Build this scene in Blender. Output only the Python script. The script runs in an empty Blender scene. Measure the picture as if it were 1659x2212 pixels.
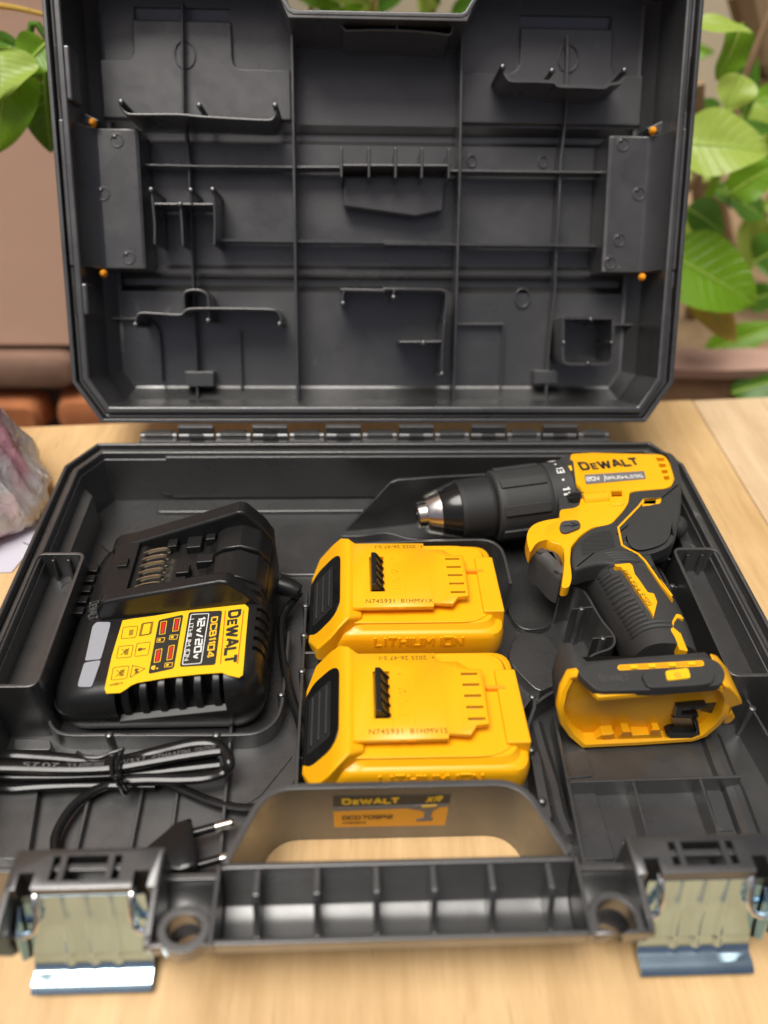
import bpy, bmesh, math, random
from math import radians as rad, sin, cos, pi
from mathutils import Vector, Matrix, noise
from mathutils.geometry import tessellate_polygon
MM = 0.001
random.seed(7)
sc = bpy.context.scene
col = sc.collection

# ------------------------------------------------------------------ camera
cam = bpy.data.objects.new('camera', bpy.data.cameras.new('camera'))
col.objects.link(cam)
cam.matrix_world = Matrix(((0.99912172, 0.00562026, -0.04152348, -0.019462),
                           (-0.03527852, 0.64754273, -0.76121209, -0.465062),
                           (0.02261002, 0.76200842, 0.64717228, 0.376251),
                           (0, 0, 0, 1)))
cam.data.sensor_fit = 'VERTICAL'
cam.data.sensor_height = 24.0
cam.data.lens = 24.0*1705.25/2212.0
cam.data.clip_start = 0.01
cam.data.clip_end = 200.0
cam.data.dof.use_dof = True
cam.data.dof.focus_distance = 0.455
cam.data.dof.aperture_fstop = 2.4
sc.camera = cam

# ------------------------------------------------------------------ world, sun, exposure
SUN_EL, SUN_AZ = 73.0, 226.0     # degrees; azimuth clockwise from +y
world = bpy.data.worlds.new("World")
sc.world = world
world.use_nodes = True
wn = world.node_tree.nodes
sky = wn.new('ShaderNodeTexSky')
sky.sky_type = 'NISHITA'
sky.sun_disc = False
sky.sun_elevation = rad(SUN_EL)
sky.sun_rotation = rad(SUN_AZ)
sky.air_density = 0.15
sky.dust_density = 3.0
sky.ozone_density = 0.0
bg = wn['Background']
bg.inputs[1].default_value = 0.05
world.node_tree.links.new(sky.outputs[0], bg.inputs[0])
sun = bpy.data.objects.new('sun', bpy.data.lights.new('sun', 'SUN'))
sun.data.energy = 1.5
sun.data.angle = rad(36)
sun.data.color = (1.0, 0.97, 0.91)
sd = Vector((sin(rad(SUN_AZ))*cos(rad(SUN_EL)), cos(rad(SUN_AZ))*cos(rad(SUN_EL)), sin(rad(SUN_EL))))
sun.rotation_euler = sd.to_track_quat('Z', 'Y').to_euler()
col.objects.link(sun)
sc.view_settings.view_transform = 'Standard'
sc.view_settings.look = 'None'
sc.view_settings.exposure = 1.34
sc.view_settings.gamma = 1.0

# ------------------------------------------------------------------ materials
def mat(name, base, rough=0.5, metal=0.0, var=0.0, vscale=20.0, bump=0.0, bscale=400.0, rvar=0.0, spec=0.5, stretch=(1,1,1), coat=0.0, trans=0.0, ior=1.45):
    m = bpy.data.materials.new(name); m.use_nodes = True
    nt = m.node_tree; b = nt.nodes['Principled BSDF']
    b.inputs['Base Color'].default_value = (*base, 1)
    b.inputs['Roughness'].default_value = rough
    b.inputs['Metallic'].default_value = metal
    b.inputs['Specular IOR Level'].default_value = spec
    b.inputs['Coat Weight'].default_value = coat
    b.inputs['Transmission Weight'].default_value = trans
    b.inputs['IOR'].default_value = ior
    tc = nt.nodes.new('ShaderNodeTexCoord'); mp = nt.nodes.new('ShaderNodeMapping')
    mp.inputs['Scale'].default_value = stretch
    nt.links.new(tc.outputs['Object'], mp.inputs[0])
    if var or rvar:
        n = nt.nodes.new('ShaderNodeTexNoise'); n.inputs['Scale'].default_value = vscale; n.inputs['Detail'].default_value = 6; n.inputs['Roughness'].default_value = .65
        nt.links.new(mp.outputs[0], n.inputs['Vector'])
        if var:
            mx = nt.nodes.new('ShaderNodeMix'); mx.data_type = 'RGBA'
            mx.inputs[6].default_value = (*[c*(1-var) for c in base], 1)
            mx.inputs[7].default_value = (*[min(1, c*(1+var)) for c in base], 1)
            nt.links.new(n.outputs['Fac'], mx.inputs[0]); nt.links.new(mx.outputs[2], b.inputs['Base Color'])
        if rvar:
            mr = nt.nodes.new('ShaderNodeMapRange')
            mr.inputs[1].default_value = .3; mr.inputs[2].default_value = .7
            mr.inputs[3].default_value = max(.02, rough-rvar); mr.inputs[4].default_value = min(1, rough+rvar)
            nt.links.new(n.outputs['Fac'], mr.inputs[0]); nt.links.new(mr.outputs[0], b.inputs['Roughness'])
    if bump:
        n2 = nt.nodes.new('ShaderNodeTexNoise'); n2.inputs['Scale'].default_value = bscale; n2.inputs['Detail'].default_value = 4
        nt.links.new(mp.outputs[0], n2.inputs['Vector'])
        bp = nt.nodes.new('ShaderNodeBump'); bp.inputs['Strength'].default_value = bump; bp.inputs['Distance'].default_value = 0.0006
        nt.links.new(n2.outputs['Fac'], bp.inputs['Height']); nt.links.new(bp.outputs[0], b.inputs['Normal'])
    return m
M = {}
M['case'] = mat('case_plastic', (.024,.024,.0235), .42, coat=1.0, var=.22, vscale=14, bump=.10, bscale=900, rvar=.10, spec=1.0)
def casemat(m):
    nt = m.node_tree; b = nt.nodes['Principled BSDF']; N = nt.nodes.new; Lk = nt.links.new
    tc = N('ShaderNodeTexCoord')
    def nz(scale, detail, dist=0, st=(1,1,1)):
        mp = N('ShaderNodeMapping'); mp.inputs['Scale'].default_value = st
        n = N('ShaderNodeTexNoise'); n.inputs['Scale'].default_value = scale; n.inputs['Detail'].default_value = detail; n.inputs['Distortion'].default_value = dist
        Lk(tc.outputs['Object'], mp.inputs[0]); Lk(mp.outputs[0], n.inputs['Vector']); return n.outputs['Fac']
    def rng(s, a, b_, c, d):
        r = N('ShaderNodeMapRange'); r.inputs[1].default_value = a; r.inputs[2].default_value = b_; r.inputs[3].default_value = c; r.inputs[4].default_value = d
        Lk(s, r.inputs[0]); return r.outputs[0]
    # sheen: broad smudges and finer mottling in the gloss
    sm = rng(nz(11, 5, .8), .36, .66, .26, .48); mt_ = rng(nz(120, 3), .3, .7, -.05, .05)
    ad = N('ShaderNodeMath'); ad.operation = 'ADD'; Lk(sm, ad.inputs[0]); Lk(mt_, ad.inputs[1]); Lk(ad.outputs[0], b.inputs['Roughness'])
    # pale scuffs and dust
    sc1 = rng(nz(30, 4, 2.2, (1,1,5)), .66, .74, 0, 1); area_ = rng(nz(7, 2), .5, .62, 0, 1)
    mu = N('ShaderNodeMath'); mu.operation = 'MULTIPLY'; Lk(sc1, mu.inputs[0]); Lk(area_, mu.inputs[1])
    vo = N('ShaderNodeTexVoronoi'); vo.inputs['Scale'].default_value = 75; Lk(tc.outputs['Object'], vo.inputs['Vector'])
    du = rng(vo.outputs['Distance'], .035, .05, 1, 0); da = rng(nz(23, 2), .52, .6, 0, .8)
    m2 = N('ShaderNodeMath'); m2.operation = 'MULTIPLY'; Lk(du, m2.inputs[0]); Lk(da, m2.inputs[1])
    fac = N('ShaderNodeMath'); fac.operation = 'MULTIPLY'; fac.inputs[1].default_value = .35; Lk(mu.outputs[0], fac.inputs[0])
    mx = N('ShaderNodeMath'); mx.operation = 'MAXIMUM'; Lk(fac.outputs[0], mx.inputs[0]); Lk(m2.outputs[0], mx.inputs[1])
    old = b.inputs['Base Color'].links[0].from_socket
    mc = N('ShaderNodeMix'); mc.data_type = 'RGBA'; mc.inputs[7].default_value = (.22,.21,.19,1)
    Lk(mx.outputs[0], mc.inputs[0]); Lk(old, mc.inputs[6]); Lk(mc.outputs[2], b.inputs['Base Color'])
casemat(M['case'])
_b = M['case'].node_tree.nodes['Principled BSDF']; _b.inputs['Coat Roughness'].default_value = .36; _b.inputs['Coat IOR'].default_value = 1.6
M['gloss'] = mat('charger_plastic', (.011,.011,.011), .30, var=.2, bump=.18, bscale=1600, rvar=.05)
M['shiny'] = mat('shiny_black', (.010,.010,.010), .16)
M['grip'] = mat('grip_rubber', (.034,.034,.033), .58, var=.2, bump=.35, bscale=1800)
M['darkgrey'] = mat('dark_grey_plastic', (.06,.06,.058), .5, bump=.15, bscale=1500)
M['yellow'] = mat('yellow_plastic', (.86,.415,.006), .30, var=.04, vscale=60, bump=.10, bscale=1500)
M['button'] = mat('button_rubber', (.02,.02,.02), .5, bump=.5, bscale=2500)
M['labely'] = mat('label_yellow', (.83,.50,.010), .42)
M['labelb'] = mat('label_black', (.025,.024,.02), .42)
M['white'] = mat('print_white', (.75,.75,.72), .5)
M['printy'] = mat('print_yellow', (.85,.50,.02), .5)
M['printb'] = mat('print_dark', (.06,.035,.008), .5)
M['emboss'] = mat('laser_print', (.13,.07,.008), .5)
M['red'] = mat('print_red', (.65,.02,.015), .45)
M['steel'] = mat('steel', (.62,.60,.55), .22, metal=1, rvar=.06, vscale=200)
M['brass'] = mat('contact_metal', (.75,.68,.50), .3, metal=1)
M['zinc'] = mat('zinc_plate', (.44,.62,.76), .14, metal=1, var=.10, vscale=30, bump=.05, bscale=60, rvar=.05)
M['zincb'] = mat('zinc_plate_blue_film', (.50,.68,.78), .16, metal=1, var=.1, vscale=40, bump=.03, bscale=60, rvar=.05)
M['wire'] = mat('steel_wire', (.85,.85,.85), .25, metal=1)
M['greyclear'] = mat('lamp_lens', (.30,.31,.345), .3, bump=.05)
M['greytxt'] = mat('badge_grey', (.16,.15,.14), .45)
M['cord'] = mat('cord_vinyl', (.009,.009,.009), .19, bump=.10, bscale=300)
M['orange'] = mat('orange_plastic', (.85,.32,.01), .4)
M['orangeint'] = mat('orange_print', (.85,.37,.02), .5)
M['copper'] = mat('copper_contact', (.55,.36,.20), .35, metal=1)
M['pink'] = mat('pink_print', (.75,.18,.24), .6, var=.5, vscale=60)
M['paper'] = mat('paper', (.52,.50,.57), .7, var=.05)
M['brick'] = mat('brick_clay', (.42,.15,.055), .85, var=.45, vscale=25, bump=.8, bscale=90)
M['brickp'] = mat('brick_plastered', (.25,.15,.105), .85, var=.35, vscale=25, bump=.8, bscale=90)
M['mortar'] = mat('mortar_dark', (.05,.035,.028), .95, var=.4, bump=.8, bscale=120)
M['plaster'] = mat('pink_plaster', (.70,.455,.33), .9, var=.13, vscale=4, bump=.5, bscale=40)
M['beige'] = mat('beige_plaster', (.66,.60,.44), .9, var=.2, vscale=2.5, bump=.5, bscale=20)
M['soil'] = mat('soil', (.27,.18,.10), .95, var=.6, vscale=22, bump=1, bscale=40)
M['kerb'] = mat('kerb_pink', (.42,.26,.20), .9, var=.3, vscale=18, bump=.8, bscale=60)
M['kerbs'] = mat('kerb_face', (.24,.14,.075), .9, var=.5, vscale=24, bump=.9, bscale=60)
M['ground'] = mat('concrete_ground', (.22,.18,.14), .95, var=.3, vscale=3, bump=.6, bscale=40)
M['bark'] = mat('bark', (.30,.20,.11), .9, var=.5, vscale=30, bump=1, bscale=80, stretch=(1,1,.2))
def leafmat(name, c1, c2):
    m = mat(name, c1, .35, var=0, bump=.3, bscale=160)
    nt = m.node_tree; b = nt.nodes['Principled BSDF']
    n = nt.nodes.new('ShaderNodeTexNoise'); n.inputs['Scale'].default_value = 26; n.inputs['Detail'].default_value = 4
    N = nt.nodes.new; Lk = nt.links.new
    uv = N('ShaderNodeTexCoord'); sx_ = N('ShaderNodeSeparateXYZ'); Lk(uv.outputs['UV'], sx_.inputs[0])
    ab = N('ShaderNodeMath'); ab.operation = 'ABSOLUTE'; Lk(sx_.outputs[1], ab.inputs[0])
    ma = N('ShaderNodeMath'); ma.operation = 'MULTIPLY_ADD'; ma.inputs[1].default_value = -1.9; ml = N('ShaderNodeMath'); ml.operation = 'MULTIPLY'; ml.inputs[1].default_value = 9
    Lk(sx_.outputs[0], ml.inputs[0]); Lk(ab.outputs[0], ma.inputs[0]); Lk(ml.outputs[0], ma.inputs[2])
    pp = N('ShaderNodeMath'); pp.operation = 'PINGPONG'; pp.inputs[1].default_value = .5; Lk(ma.outputs[0], pp.inputs[0])
    vr = N('ShaderNodeMapRange'); vr.inputs[1].default_value = .0; vr.inputs[2].default_value = .09; vr.inputs[3].default_value = 1; vr.inputs[4].default_value = 0; Lk(pp.outputs[0], vr.inputs[0])
    mx = nt.nodes.new('ShaderNodeMix'); mx.data_type = 'RGBA'
    mx.inputs[6].default_value = (*c1, 1); mx.inputs[7].default_value = (*c2, 1)
    nt.links.new(n.outputs['Fac'], mx.inputs[0])
    mv = N('ShaderNodeMix'); mv.data_type = 'RGBA'; mv.inputs[7].default_value = (*[min(1, c*1.5+.02) for c in c2], 1)
    vm = N('ShaderNodeMath'); vm.operation = 'MULTIPLY'; vm.inputs[1].default_value = .45; Lk(vr.outputs[0], vm.inputs[0])
    Lk(vm.outputs[0], mv.inputs[0]); Lk(mx.outputs[2], mv.inputs[6])
    sp = N('ShaderNodeTexNoise'); sp.inputs['Scale'].default_value = 60; Lk(uv.outputs['Object'], sp.inputs['Vector'])
    sr_ = N('ShaderNodeMapRange'); sr_.inputs[1].default_value = .70; sr_.inputs[2].default_value = .76; Lk(sp.outputs['Fac'], sr_.inputs[0])
    ms_ = N('ShaderNodeMix'); ms_.data_type = 'RGBA'; ms_.inputs[7].default_value = (.20,.13,.03,1); Lk(sr_.outputs[0], ms_.inputs[0]); Lk(mv.outputs[2], ms_.inputs[6])
    bv = N('ShaderNodeBump'); bv.inputs['Strength'].default_value = .5; bv.inputs['Distance'].default_value = .0015; Lk(vr.outputs[0], bv.inputs['Height']); Lk(bv.outputs[0], b.inputs['Normal'])
    Lk(ms_.outputs[2], b.inputs['Base Color'])
    t = nt.nodes.new('ShaderNodeBsdfTranslucent'); nt.links.new(ms_.outputs[2], t.inputs[0])
    ms = nt.nodes.new('ShaderNodeMixShader'); ms.inputs[0].default_value = .35
    nt.links.new(b.outputs[0], ms.inputs[1]); nt.links.new(t.outputs[0], ms.inputs[2])
    nt.links.new(ms.outputs[0], nt.nodes['Material Output'].inputs[0])
    return m
M['leaf'] = leafmat('leaf_green', (.13,.30,.012), (.22,.42,.02))
M['leafl'] = leafmat('leaf_lime', (.34,.50,.06), (.46,.60,.12))
M['leafd'] = leafmat('leaf_dark', (.055,.16,.012), (.11,.25,.02))
M['leafy'] = leafmat('leaf_yellow', (.50,.33,.05), (.60,.42,.09))
# plywood
def woodmat(name='plywood', ca=(.44,.265,.105), cb=(.70,.475,.235)):
    m = bpy.data.materials.new(name); m.use_nodes = True
    nt = m.node_tree; b = nt.nodes['Principled BSDF']; N = nt.nodes.new; Lk = nt.links.new
    tc = N('ShaderNodeTexCoord')
    def nz(scale, detail, st, rough=.6):
        mp = N('ShaderNodeMapping'); mp.inputs['Scale'].default_value = st
        n = N('ShaderNodeTexNoise'); n.inputs['Scale'].default_value = scale; n.inputs['Detail'].default_value = detail; n.inputs['Roughness'].default_value = rough
        Lk(tc.outputs['Object'], mp.inputs[0]); Lk(mp.outputs[0], n.inputs['Vector']); return n
    big = nz(9, 6, (1,.7,1)); fine = nz(260, 6, (1,.06,1), .75); mid = nz(60, 4, (1,.12,1))
    r = N('ShaderNodeValToRGB')
    r.color_ramp.elements[0].position = .36; r.color_ramp.elements[0].color = (*ca,1)
    r.color_ramp.elements[1].position = .63; r.color_ramp.elements[1].color = (*cb,1)
    a = N('ShaderNodeMath'); a.operation = 'MULTIPLY_ADD'; a.inputs[1].default_value = .45
    a2 = N('ShaderNodeMath'); a2.operation = 'MULTIPLY_ADD'; a2.inputs[1].default_value = .30
    a3 = N('ShaderNodeMath'); a3.operation = 'MULTIPLY'; a3.inputs[1].default_value = .28
    Lk(mid.outputs['Fac'], a3.inputs[0]); Lk(fine.outputs['Fac'], a2.inputs[0]); Lk(a3.outputs[0], a2.inputs[2])
    Lk(big.outputs['Fac'], a.inputs[0]); Lk(a2.outputs[0], a.inputs[2]); Lk(a.outputs[0], r.inputs[0])
    # dark pore flecks
    fl = nz(420, 2, (1,.05,1)); fr = N('ShaderNodeMapRange'); fr.inputs[1].default_value = .66; fr.inputs[2].default_value = .74
    Lk(fl.outputs['Fac'], fr.inputs[0])
    mx = N('ShaderNodeMix'); mx.data_type = 'RGBA'; mx.inputs[7].default_value = (.22,.125,.05,1)
    fm = N('ShaderNodeMath'); fm.operation = 'MULTIPLY'; fm.inputs[1].default_value = .45
    Lk(fr.outputs[0], fm.inputs[0]); Lk(fm.outputs[0], mx.inputs[0]); Lk(r.outputs[0], mx.inputs[6])
    # sparse brownish-red stains
    st = nz(14, 2, (1,.8,1)); sr = N('ShaderNodeMapRange'); sr.inputs[1].default_value = .69; sr.inputs[2].default_value = .76
    Lk(st.outputs['Fac'], sr.inputs[0])
    mx2 = N('ShaderNodeMix'); mx2.data_type = 'RGBA'; mx2.inputs[7].default_value = (.36,.15,.07,1)
    sm = N('ShaderNodeMath'); sm.operation = 'MULTIPLY'; sm.inputs[1].default_value = .55
    Lk(sr.outputs[0], sm.inputs[0]); Lk(sm.outputs[0], mx2.inputs[0]); Lk(mx.outputs[2], mx2.inputs[6])
    Lk(mx2.outputs[2], b.inputs['Base Color'])
    b.inputs['Roughness'].default_value = .5
    bp = N('ShaderNodeBump'); bp.inputs['Strength'].default_value = .2; bp.inputs['Distance'].default_value = .0004
    Lk(fine.outputs['Fac'], bp.inputs['Height']); Lk(bp.outputs[0], b.inputs['Normal'])
    return m
M['wood'] = woodmat()
M['woodp'] = woodmat('plywood_pale', (.47,.31,.16), (.70,.52,.33))
def bagmat():
    m = bpy.data.materials.new('thin_clear_film'); m.use_nodes = True
    nt = m.node_tree; N = nt.nodes.new; Lk = nt.links.new
    nt.nodes.remove(nt.nodes['Principled BSDF'])
    tc = N('ShaderNodeTexCoord'); n = N('ShaderNodeTexNoise'); n.inputs['Scale'].default_value = 22; n.inputs['Detail'].default_value = 2
    Lk(tc.outputs['Object'], n.inputs['Vector'])
    r = N('ShaderNodeValToRGB')
    r.color_ramp.elements[0].position = .53; r.color_ramp.elements[0].color = (.99,.97,.97,1)
    r.color_ramp.elements[1].position = .66; r.color_ramp.elements[1].color = (.95,.45,.54,1)
    Lk(n.outputs['Fac'], r.inputs[0])
    w = N('ShaderNodeTexNoise'); w.inputs['Scale'].default_value = 38; w.inputs['Detail'].default_value = 5; w.inputs['Distortion'].default_value = 1.5
    Lk(tc.outputs['Object'], w.inputs['Vector'])
    bp = N('ShaderNodeBump'); bp.inputs['Strength'].default_value = .7; bp.inputs['Distance'].default_value = .006; Lk(w.outputs['Fac'], bp.inputs['Height'])
    d = N('ShaderNodeBsdfDiffuse'); tl = N('ShaderNodeBsdfTranslucent'); g = N('ShaderNodeBsdfGlossy'); t = N('ShaderNodeBsdfTransparent')
    Lk(r.outputs[0], d.inputs[0]); Lk(r.outputs[0], tl.inputs[0]); g.inputs['Roughness'].default_value = .12
    Lk(bp.outputs[0], g.inputs['Normal']); Lk(bp.outputs[0], d.inputs['Normal'])
    t.inputs[0].default_value = (.98,.96,.96,1)
    m1 = N('ShaderNodeMixShader'); m1.inputs[0].default_value = .12; Lk(d.outputs[0], m1.inputs[1]); Lk(tl.outputs[0], m1.inputs[2])
    m2 = N('ShaderNodeMixShader'); m2.inputs[0].default_value = .72; Lk(t.outputs[0], m2.inputs[1]); Lk(m1.outputs[0], m2.inputs[2])
    fr = N('ShaderNodeFresnel'); fr.inputs[0].default_value = 1.75; Lk(bp.outputs[0], fr.inputs['Normal'])
    m3 = N('ShaderNodeMixShader'); Lk(fr.outputs[0], m3.inputs[0]); Lk(m2.outputs[0], m3.inputs[1]); Lk(g.outputs[0], m3.inputs[2])
    Lk(m3.outputs[0], nt.nodes['Material Output'].inputs[0])
    return m
M['film'] = bagmat()

# ------------------------------------------------------------------ mesh helpers
class MB:
    def __init__(s): s.v = []; s.f = []
    def add(s, vs, fs, mtx=None):
        o = len(s.v)
        for p in vs:
            p = Vector(p)
            s.v.append(mtx @ p if mtx else p)
        for f in fs: s.f.append([o+i for i in f])
        return s
    def loft(s, rings, cap0=True, cap1=True, mtx=None, closed=True):
        n = len(rings[0]); vs = [p for r in rings for p in r]; fs = []
        for k in range(len(rings)-1):
            for i in range(n if closed else n-1):
                j = (i+1) % n
                fs.append([k*n+i, k*n+j, (k+1)*n+j, (k+1)*n+i])
        if cap0: fs.append(list(range(n))[::-1])
        if cap1: fs.append([(len(rings)-1)*n+i for i in range(n)])
        return s.add(vs, fs, mtx)
    def prism(s, poly, z0, z1, mtx=None, top=None):
        """vertical prism; top: optional other outline at z1"""
        if area(poly) < 0: poly = poly[::-1]; top = top[::-1] if top else None
        f0 = z0 if callable(z0) else (lambda x, y: z0)
        f1 = z1 if callable(z1) else (lambda x, y: z1)
        t = top or poly
        return s.loft([[(x, y, f0(x, y)) for x, y in poly], [(x, y, f1(x, y)) for x, y in t]], mtx=mtx)
    def box(s, x0, x1, y0, y1, z0, z1, mtx=None):
        return s.prism([(x0,y0),(x1,y0),(x1,y1),(x0,y1)], z0, z1, mtx)
    def wall(s, path, th, z0, z1, closed=False, mtx=None):
        """strip of thickness th, centred on path (list of xy), between z0 and z1 (numbers or lists)"""
        n = len(path); L, R = [], []
        for i, p in enumerate(path):
            a = Vector(path[i-1]) if (i > 0 or closed) else None
            b = Vector(path[(i+1) % n]) if (i < n-1 or closed) else None
            p = Vector(p); d = Vector((0, 0)); sc_ = 1
            if a is not None and b is not None:
                d1 = (p-a).normalized(); d2 = (b-p).normalized(); d = (d1+d2)
                d = d.normalized() if d.length > 1e-6 else d1
                c = max(.45, d.dot(d1)); sc_ = 1/c
            elif a is not None: d = (p-a).normalized()
            else: d = (b-p).normalized()
            nn = Vector((-d.y, d.x))*th*.5*sc_
            L.append(p+nn); R.append(p-nn)
        za = z0 if isinstance(z0, (list, tuple)) else [z0]*n
        zb = z1 if isinstance(z1, (list, tuple)) else [z1]*n
        rings = [[(R[i].x, R[i].y, za[i]), (R[i].x, R[i].y, zb[i]), (L[i].x, L[i].y, zb[i]), (L[i].x, L[i].y, za[i])] for i in range(n)]
        if closed: rings.append(rings[0])
        rings = [r[::-1] for r in rings]
        return s.loft(rings, not closed, not closed, mtx)
    def tube(s, pts, r, n=8, mtx=None, ry=None, caps=True):
        """round (or oval) tube through points; r number or list"""
        P = [Vector(p) for p in pts]; rings = []
        up = Vector((0, 0, 1))
        for i, p in enumerate(P):
            d = (P[min(i+1, len(P)-1)]-P[max(i-1, 0)]).normalized()
            sx = d.cross(up)
            sx = sx.normalized() if sx.length > 1e-3 else Vector((1, 0, 0))
            sy = sx.cross(d).normalized()
            rr = r[i] if isinstance(r, (list, tuple)) else r
            ryy = rr if ry is None else ry*rr
            rings.append([p + sx*cos(2*pi*k/n)*rr + sy*sin(2*pi*k/n)*ryy for k in range(n)])
        return s.loft(rings, caps, caps, mtx)
    def lathe(s, prof, n=40, mtx=None, caps=True):
        """prof list of (s, r) along local X"""
        rings = [[(a, r*cos(2*pi*k/n), r*sin(2*pi*k/n)) for k in range(n)] for a, r in prof]
        return s.loft(rings, caps, caps, mtx)
    def cyl(s, x, y, z0, z1, r, n=16, mtx=None, r1=None):
        r1 = r if r1 is None else r1
        return s.loft([[(x+r*cos(2*pi*k/n), y+r*sin(2*pi*k/n), z0) for k in range(n)], [(x+r1*cos(2*pi*k/n), y+r1*sin(2*pi*k/n), z1) for k in range(n)]], mtx=mtx)
    def pin(s, x, y, z0, z1, r, mtx=None):
        n = 12; g = z1 > z0 and 1 or -1
        prof = [(r, z0), (r, z1-.6*r*g), (r*.8, z1-.2*r*g), (r*.4, z1)]
        return s.loft([[(x+q*cos(2*pi*k/n), y+q*sin(2*pi*k/n), z) for k in range(n)] for q, z in prof], mtx=mtx)
    def ell(s, c, rx, ry, rz, n=14, m=8, mtx=None):
        rings = []
        for j in range(1, m):
            t = pi*j/m
            rings.append([(c[0]+rx*sin(t)*cos(2*pi*k/n), c[1]+ry*sin(t)*sin(2*pi*k/n), c[2]-rz*cos(t)) for k in range(n)])
        return s.loft(rings, mtx=mtx)
    def build(s, name, m, parent=None, bev=0.0, seg=2, smooth=True, sharp=32, fix=True):
        me = bpy.data.meshes.new(name)
        me.from_pydata([tuple(p*MM) for p in s.v], [], s.f)
        bm = bmesh.new(); bm.from_mesh(me)
        if fix: bmesh.ops.recalc_face_normals(bm, faces=bm.faces)
        for f in bm.faces: f.smooth = smooth
        for e in bm.edges:
            e.smooth = not (len(e.link_faces) != 2 or e.calc_face_angle(0) > rad(sharp))
        bm.to_mesh(me); bm.free()
        if m: me.materials.append(M[m] if isinstance(m, str) else m)
        o = bpy.data.objects.new(name, me); col.objects.link(o)
        if parent: o.parent = parent
        if bev:
            b = o.modifiers.new('bevel', 'BEVEL'); b.width = bev*MM; b.segments = seg; b.limit_method = 'ANGLE'; b.angle_limit = rad(34)
            b.harden_normals = True
        return o
def area(p): return .5*sum(p[i][0]*p[(i+1) % len(p)][1]-p[(i+1) % len(p)][0]*p[i][1] for i in range(len(p)))
def _dummy(): pass
def rpoly(poly, r, n=4):
    """round the corners of a polygon (r number or list)"""
    out = []; N = len(poly)
    for i, p in enumerate(poly):
        rr = r[i] if isinstance(r, (list, tuple)) else r
        p = Vector(p); a = Vector(poly[i-1]); b = Vector(poly[(i+1) % N])
        if rr <= 0: out.append(tuple(p)); continue
        da = min(rr, (a-p).length*.48); db = min(rr, (b-p).length*.48)
        A = p+(a-p).normalized()*da; B = p+(b-p).normalized()*db
        for k in range(n+1):
            t = k/n; out.append(tuple(A*(1-t)**2+p*2*t*(1-t)+B*t*t))
    return out
def rrect(x0, y0, x1, y1, r, n=4): return rpoly([(x0,y0),(x1,y0),(x1,y1),(x0,y1)], r, n)
def inset(poly, d):
    if area(poly) < 0: poly = poly[::-1]
    out = []; N = len(poly)
    for i in range(N):
        p = Vector(poly[i]); a = Vector(poly[i-1]); b = Vector(poly[(i+1) % N])
        d1 = (p-a).normalized(); d2 = (b-p).normalized()
        n1 = Vector((-d1.y, d1.x)); n2 = Vector((-d2.y, d2.x)); m = (n1+n2)
        m = m/max(.25, m.dot(n1)) if m.length > 1e-6 else n1
        out.append(tuple(p+m*d))
    return out
def crom(pts, k=6):
    """Catmull-Rom through 2D/3D points"""
    P = [Vector(p) for p in pts]; out = []
    for i in range(len(P)-1):
        p0 = P[max(i-1, 0)]; p1 = P[i]; p2 = P[i+1]; p3 = P[min(i+2, len(P)-1)]
        for j in range(k):
            t = j/k
            out.append(.5*((2*p1)+(p2-p0)*t+(2*p0-5*p1+4*p2-p3)*t*t+(3*p1-p0-3*p2+p3)*t**3))
    out.append(P[-1]); return out
def cut(o, mb, bev=None):
    """subtract a solid from an object, for good"""
    bpy.context.view_layer.update()
    c = mb.build('cutter', None)
    c.matrix_world = o.matrix_world
    md = o.modifiers.new('cut', 'BOOLEAN'); md.operation = 'DIFFERENCE'; md.object = c; md.solver = 'EXACT'
    mods = [m_ for m_ in o.modifiers]
    dg = bpy.context.evaluated_depsgraph_get(); dg.update()
    me = bpy.data.meshes.new_from_object(o.evaluated_get(dg))
    for m_ in mods: o.modifiers.remove(m_)
    old = o.data; o.data = me; me.name = old.name
    bm = bmesh.new(); bm.from_mesh(me)
    for e in bm.edges: e.smooth = not (len(e.link_faces) != 2 or e.calc_face_angle(0) > rad(32))
    bm.to_mesh(me); bm.free()
    bpy.data.objects.remove(c)
    return o
def thing(name, label, cat, loc=(0,0,0), group=None):
    o = bpy.data.objects.new(name, None); col.objects.link(o)
    o.empty_display_size = .02
    tag(o, label, cat, group); return o
def tag(o, label, cat, group=None):
    o['label'] = label; o['category'] = cat
    if group: o['group'] = group
    return o
def stretch(o, parent, mtx):
    o.parent = parent; o.matrix_local = mtx; return o
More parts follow.
